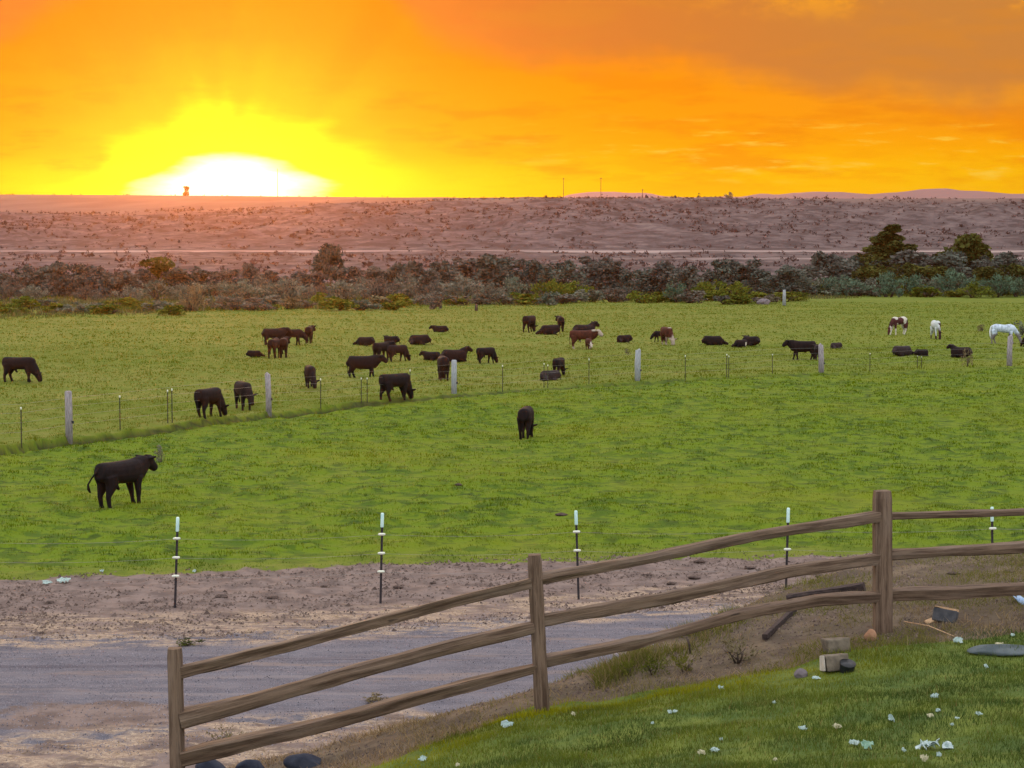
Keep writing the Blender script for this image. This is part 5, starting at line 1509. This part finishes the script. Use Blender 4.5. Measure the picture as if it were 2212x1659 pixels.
# paper scraps blown over the grass
def scrap(name, label, px, py, wpx, hpx, m, seed, group=None, parts_=1):
    p = ground_hit(px, py + hpx * .5)
    rg = np.random.default_rng(seed)
    wd = wpx * p[1] / F; hgt = hpx * p[1] / F
    nx = 6
    V = []; top = []
    for i in range(nx):
        for j in range(nx):
            x_ = (i / (nx - 1) - .5) * wd * (1 + rg.normal() * .08); y_ = (j / (nx - 1) - .5) * wd * .75 + rg.normal() * wd * .04
            e = math.hypot(i / (nx - 1) - .5, j / (nx - 1) - .5)
            z_ = hgt * (.25 + .85 * (j / (nx - 1)) + rg.uniform(-.35, .35)) * (1.05 - .4 * e) + .012
            V.append((x_, y_, max(z_, .006)))
    k_ = len(V)
    Fq = [(i * nx + j, (i + 1) * nx + j, (i + 1) * nx + j + 1, i * nx + j + 1) for i in range(nx - 1) for j in range(nx - 1) if not (i in (0, nx - 2) and j in (0, nx - 2) and rg.random() < .7)]
    o = MB().add(V, Fq).build(name, M[m], None, False, p)
    so = o.modifiers.new('thick', 'SOLIDIFY'); so.thickness = .004
    o.rotation_euler = (0, 0, rg.uniform(-.6, .6))
    return tag(o, label, 'paper', group)
PGR = 'white paper scraps on the lawn'
def cv(x, y): return ((2688 + x / 1.62) * k4, (2000 + y / 1.62) * k4)
def cv6(x, y): return ((1344 + x / 1.62) * k4, (2000 + y / 1.62) * k4)
sc_ = [cv(245, 1155) + (13, 8), cv(765, 1415) + (17, 9), cv(985, 1402) + (20, 8), cv(1330, 1358) + (14, 15), cv(1605, 1210) + (16, 10), cv(1630, 1300) + (11, 5), cv(1580, 1335) + (14, 7), cv(1888, 1322) + (15, 6),
       cv(1935, 1020) + (9, 7), cv(1095, 1507) + (24, 7), cv(120, 1570) + (17, 8), cv(205, 1553) + (21, 5), cv(2105, 818) + (10, 5), cv(1410, 1555) + (9, 9), cv(1540, 1607) + (17, 13), cv(1635, 1585) + (11, 10),
       cv(850, 1092) + (18, 4), cv(1750, 1352) + (10, 4), cv(590, 1615) + (9, 5), cv(582, 1250) + (8, 5), cv(245, 1487) + (7, 6), cv(1718, 1392) + (8, 5),
       cv6(1480, 1322) + (9, 8), cv6(2096, 1310) + (10, 6), cv6(2128, 1306) + (10, 5), cv6(520, 1608) + (16, 10), cv6(742, 1648) + (9, 6), cv6(1985, 1382) + (7, 5)]
for i, (px, py, wd, hh) in enumerate(sc_):
    scrap('paper_scrap', 'small white paper scrap lying in the lawn grass', px, py, wd, hh, 'paper_warm' if i % 4 == 2 else 'paper', 200 + i, PGR)
scrap('paper_scrap', 'folded pale green scrap on the bare dirt above the slab', *cv(1757, 852), 19, 11, 'paper', 240)
scrap('paper_scrap', 'small yellowish scrap lying on the blue grey slab', *cv(2022, 878), 20, 6, 'paper_warm', 241)
scrap('paper_scrap', 'crumpled paper scrap at the lawn edge before the middle fence post', *cv6(1057, 1390), 25, 13, 'paper', 242)
scrap('leaf_scrap', 'pale green torn leaf scrap left of the crumpled white bag', *cv(1178, 1522), 26, 14, 'paper_green', 243)['category'] = 'leaf'
# the crumpled bag: several folded sheets pressed together as one thing
p = ground_hit(2013, 1622)
bag = empty('crumpled_bag', p, 0, label='crumpled white paper bag lying in the front lawn, largest scrap', cat='paper bag')
rg = np.random.default_rng(77)
for i in range(7):
    wd = rg.uniform(.045, .085); ox, oy = rg.normal() * .055, rg.normal() * .03
    V = []
    for a_ in range(4):
        for b_ in range(4):
            V.append(((a_ / 3 - .5) * wd + rg.normal() * .007, (b_ / 3 - .5) * wd * .7 + rg.normal() * .006, .010 + rg.uniform(0, .045) * (1.2 - abs(a_ / 3 - .5))))
    V = np.array(V) @ rotx(rg.uniform(-.5, .5)).T @ rotz(rg.uniform(0, 3.1)).T
    V[:, 2] += max(0, .006 - V[:, 2].min())
    V = V + np.array((ox, oy, .008 * (i % 3)))
    o = MB().add(V, [(a_ * 4 + b_, (a_ + 1) * 4 + b_, (a_ + 1) * 4 + b_ + 1, a_ * 4 + b_ + 1) for a_ in range(3) for b_ in range(3)]).build('paper_fold', M['paper_bright'] if i % 3 else M['paper'], bag)
    so = o.modifiers.new('thick', 'SOLIDIFY'); so.thickness = .003
LP = 'paper litter at the pasture edge'
for i, (x_, y_, wd, hh, lab) in enumerate(((300, 477, 32, 5, 'flat white paper at the grass edge, left piece of the pair'), (408, 465, 46, 9, 'bright white paper at the grass edge, right piece of the pair'),
                                      (650, 404, 14, 6, 'small white scrap in the grass just above the pair of papers'), (1240, 406, 14, 5, 'small white scrap in the grass right of the leftmost steel post'))):
    scrap('paper_scrap', lab, x_ / 1.62 * k4, (2000 + y_ / 1.62) * k4, wd * 1.1 / 1.62 * k4 * 1.6, hh, 'paper', 260 + i, LP)

# ------------------------------------------------------------------ haze
def build_haze(t, o):
    v_ = t.n('ShaderNodeVolumePrincipled')
    v_.inputs['Color'].default_value = (1.0, .42, .10, 1)
    v_.inputs['Density'].default_value = HAZE
    v_.inputs['Anisotropy'].default_value = .9
    t.t.links.new(v_.outputs[0], o.inputs['Volume'])
HAZE = .00007
hm = mat('haze', build_haze)
mb = MB().box((0, 2300, 83), (7600, 5200, 174))
tag(mb.build('haze', hm), kind='stuff')
print('verts', sum(len(m.vertices) for m in bpy.data.meshes))
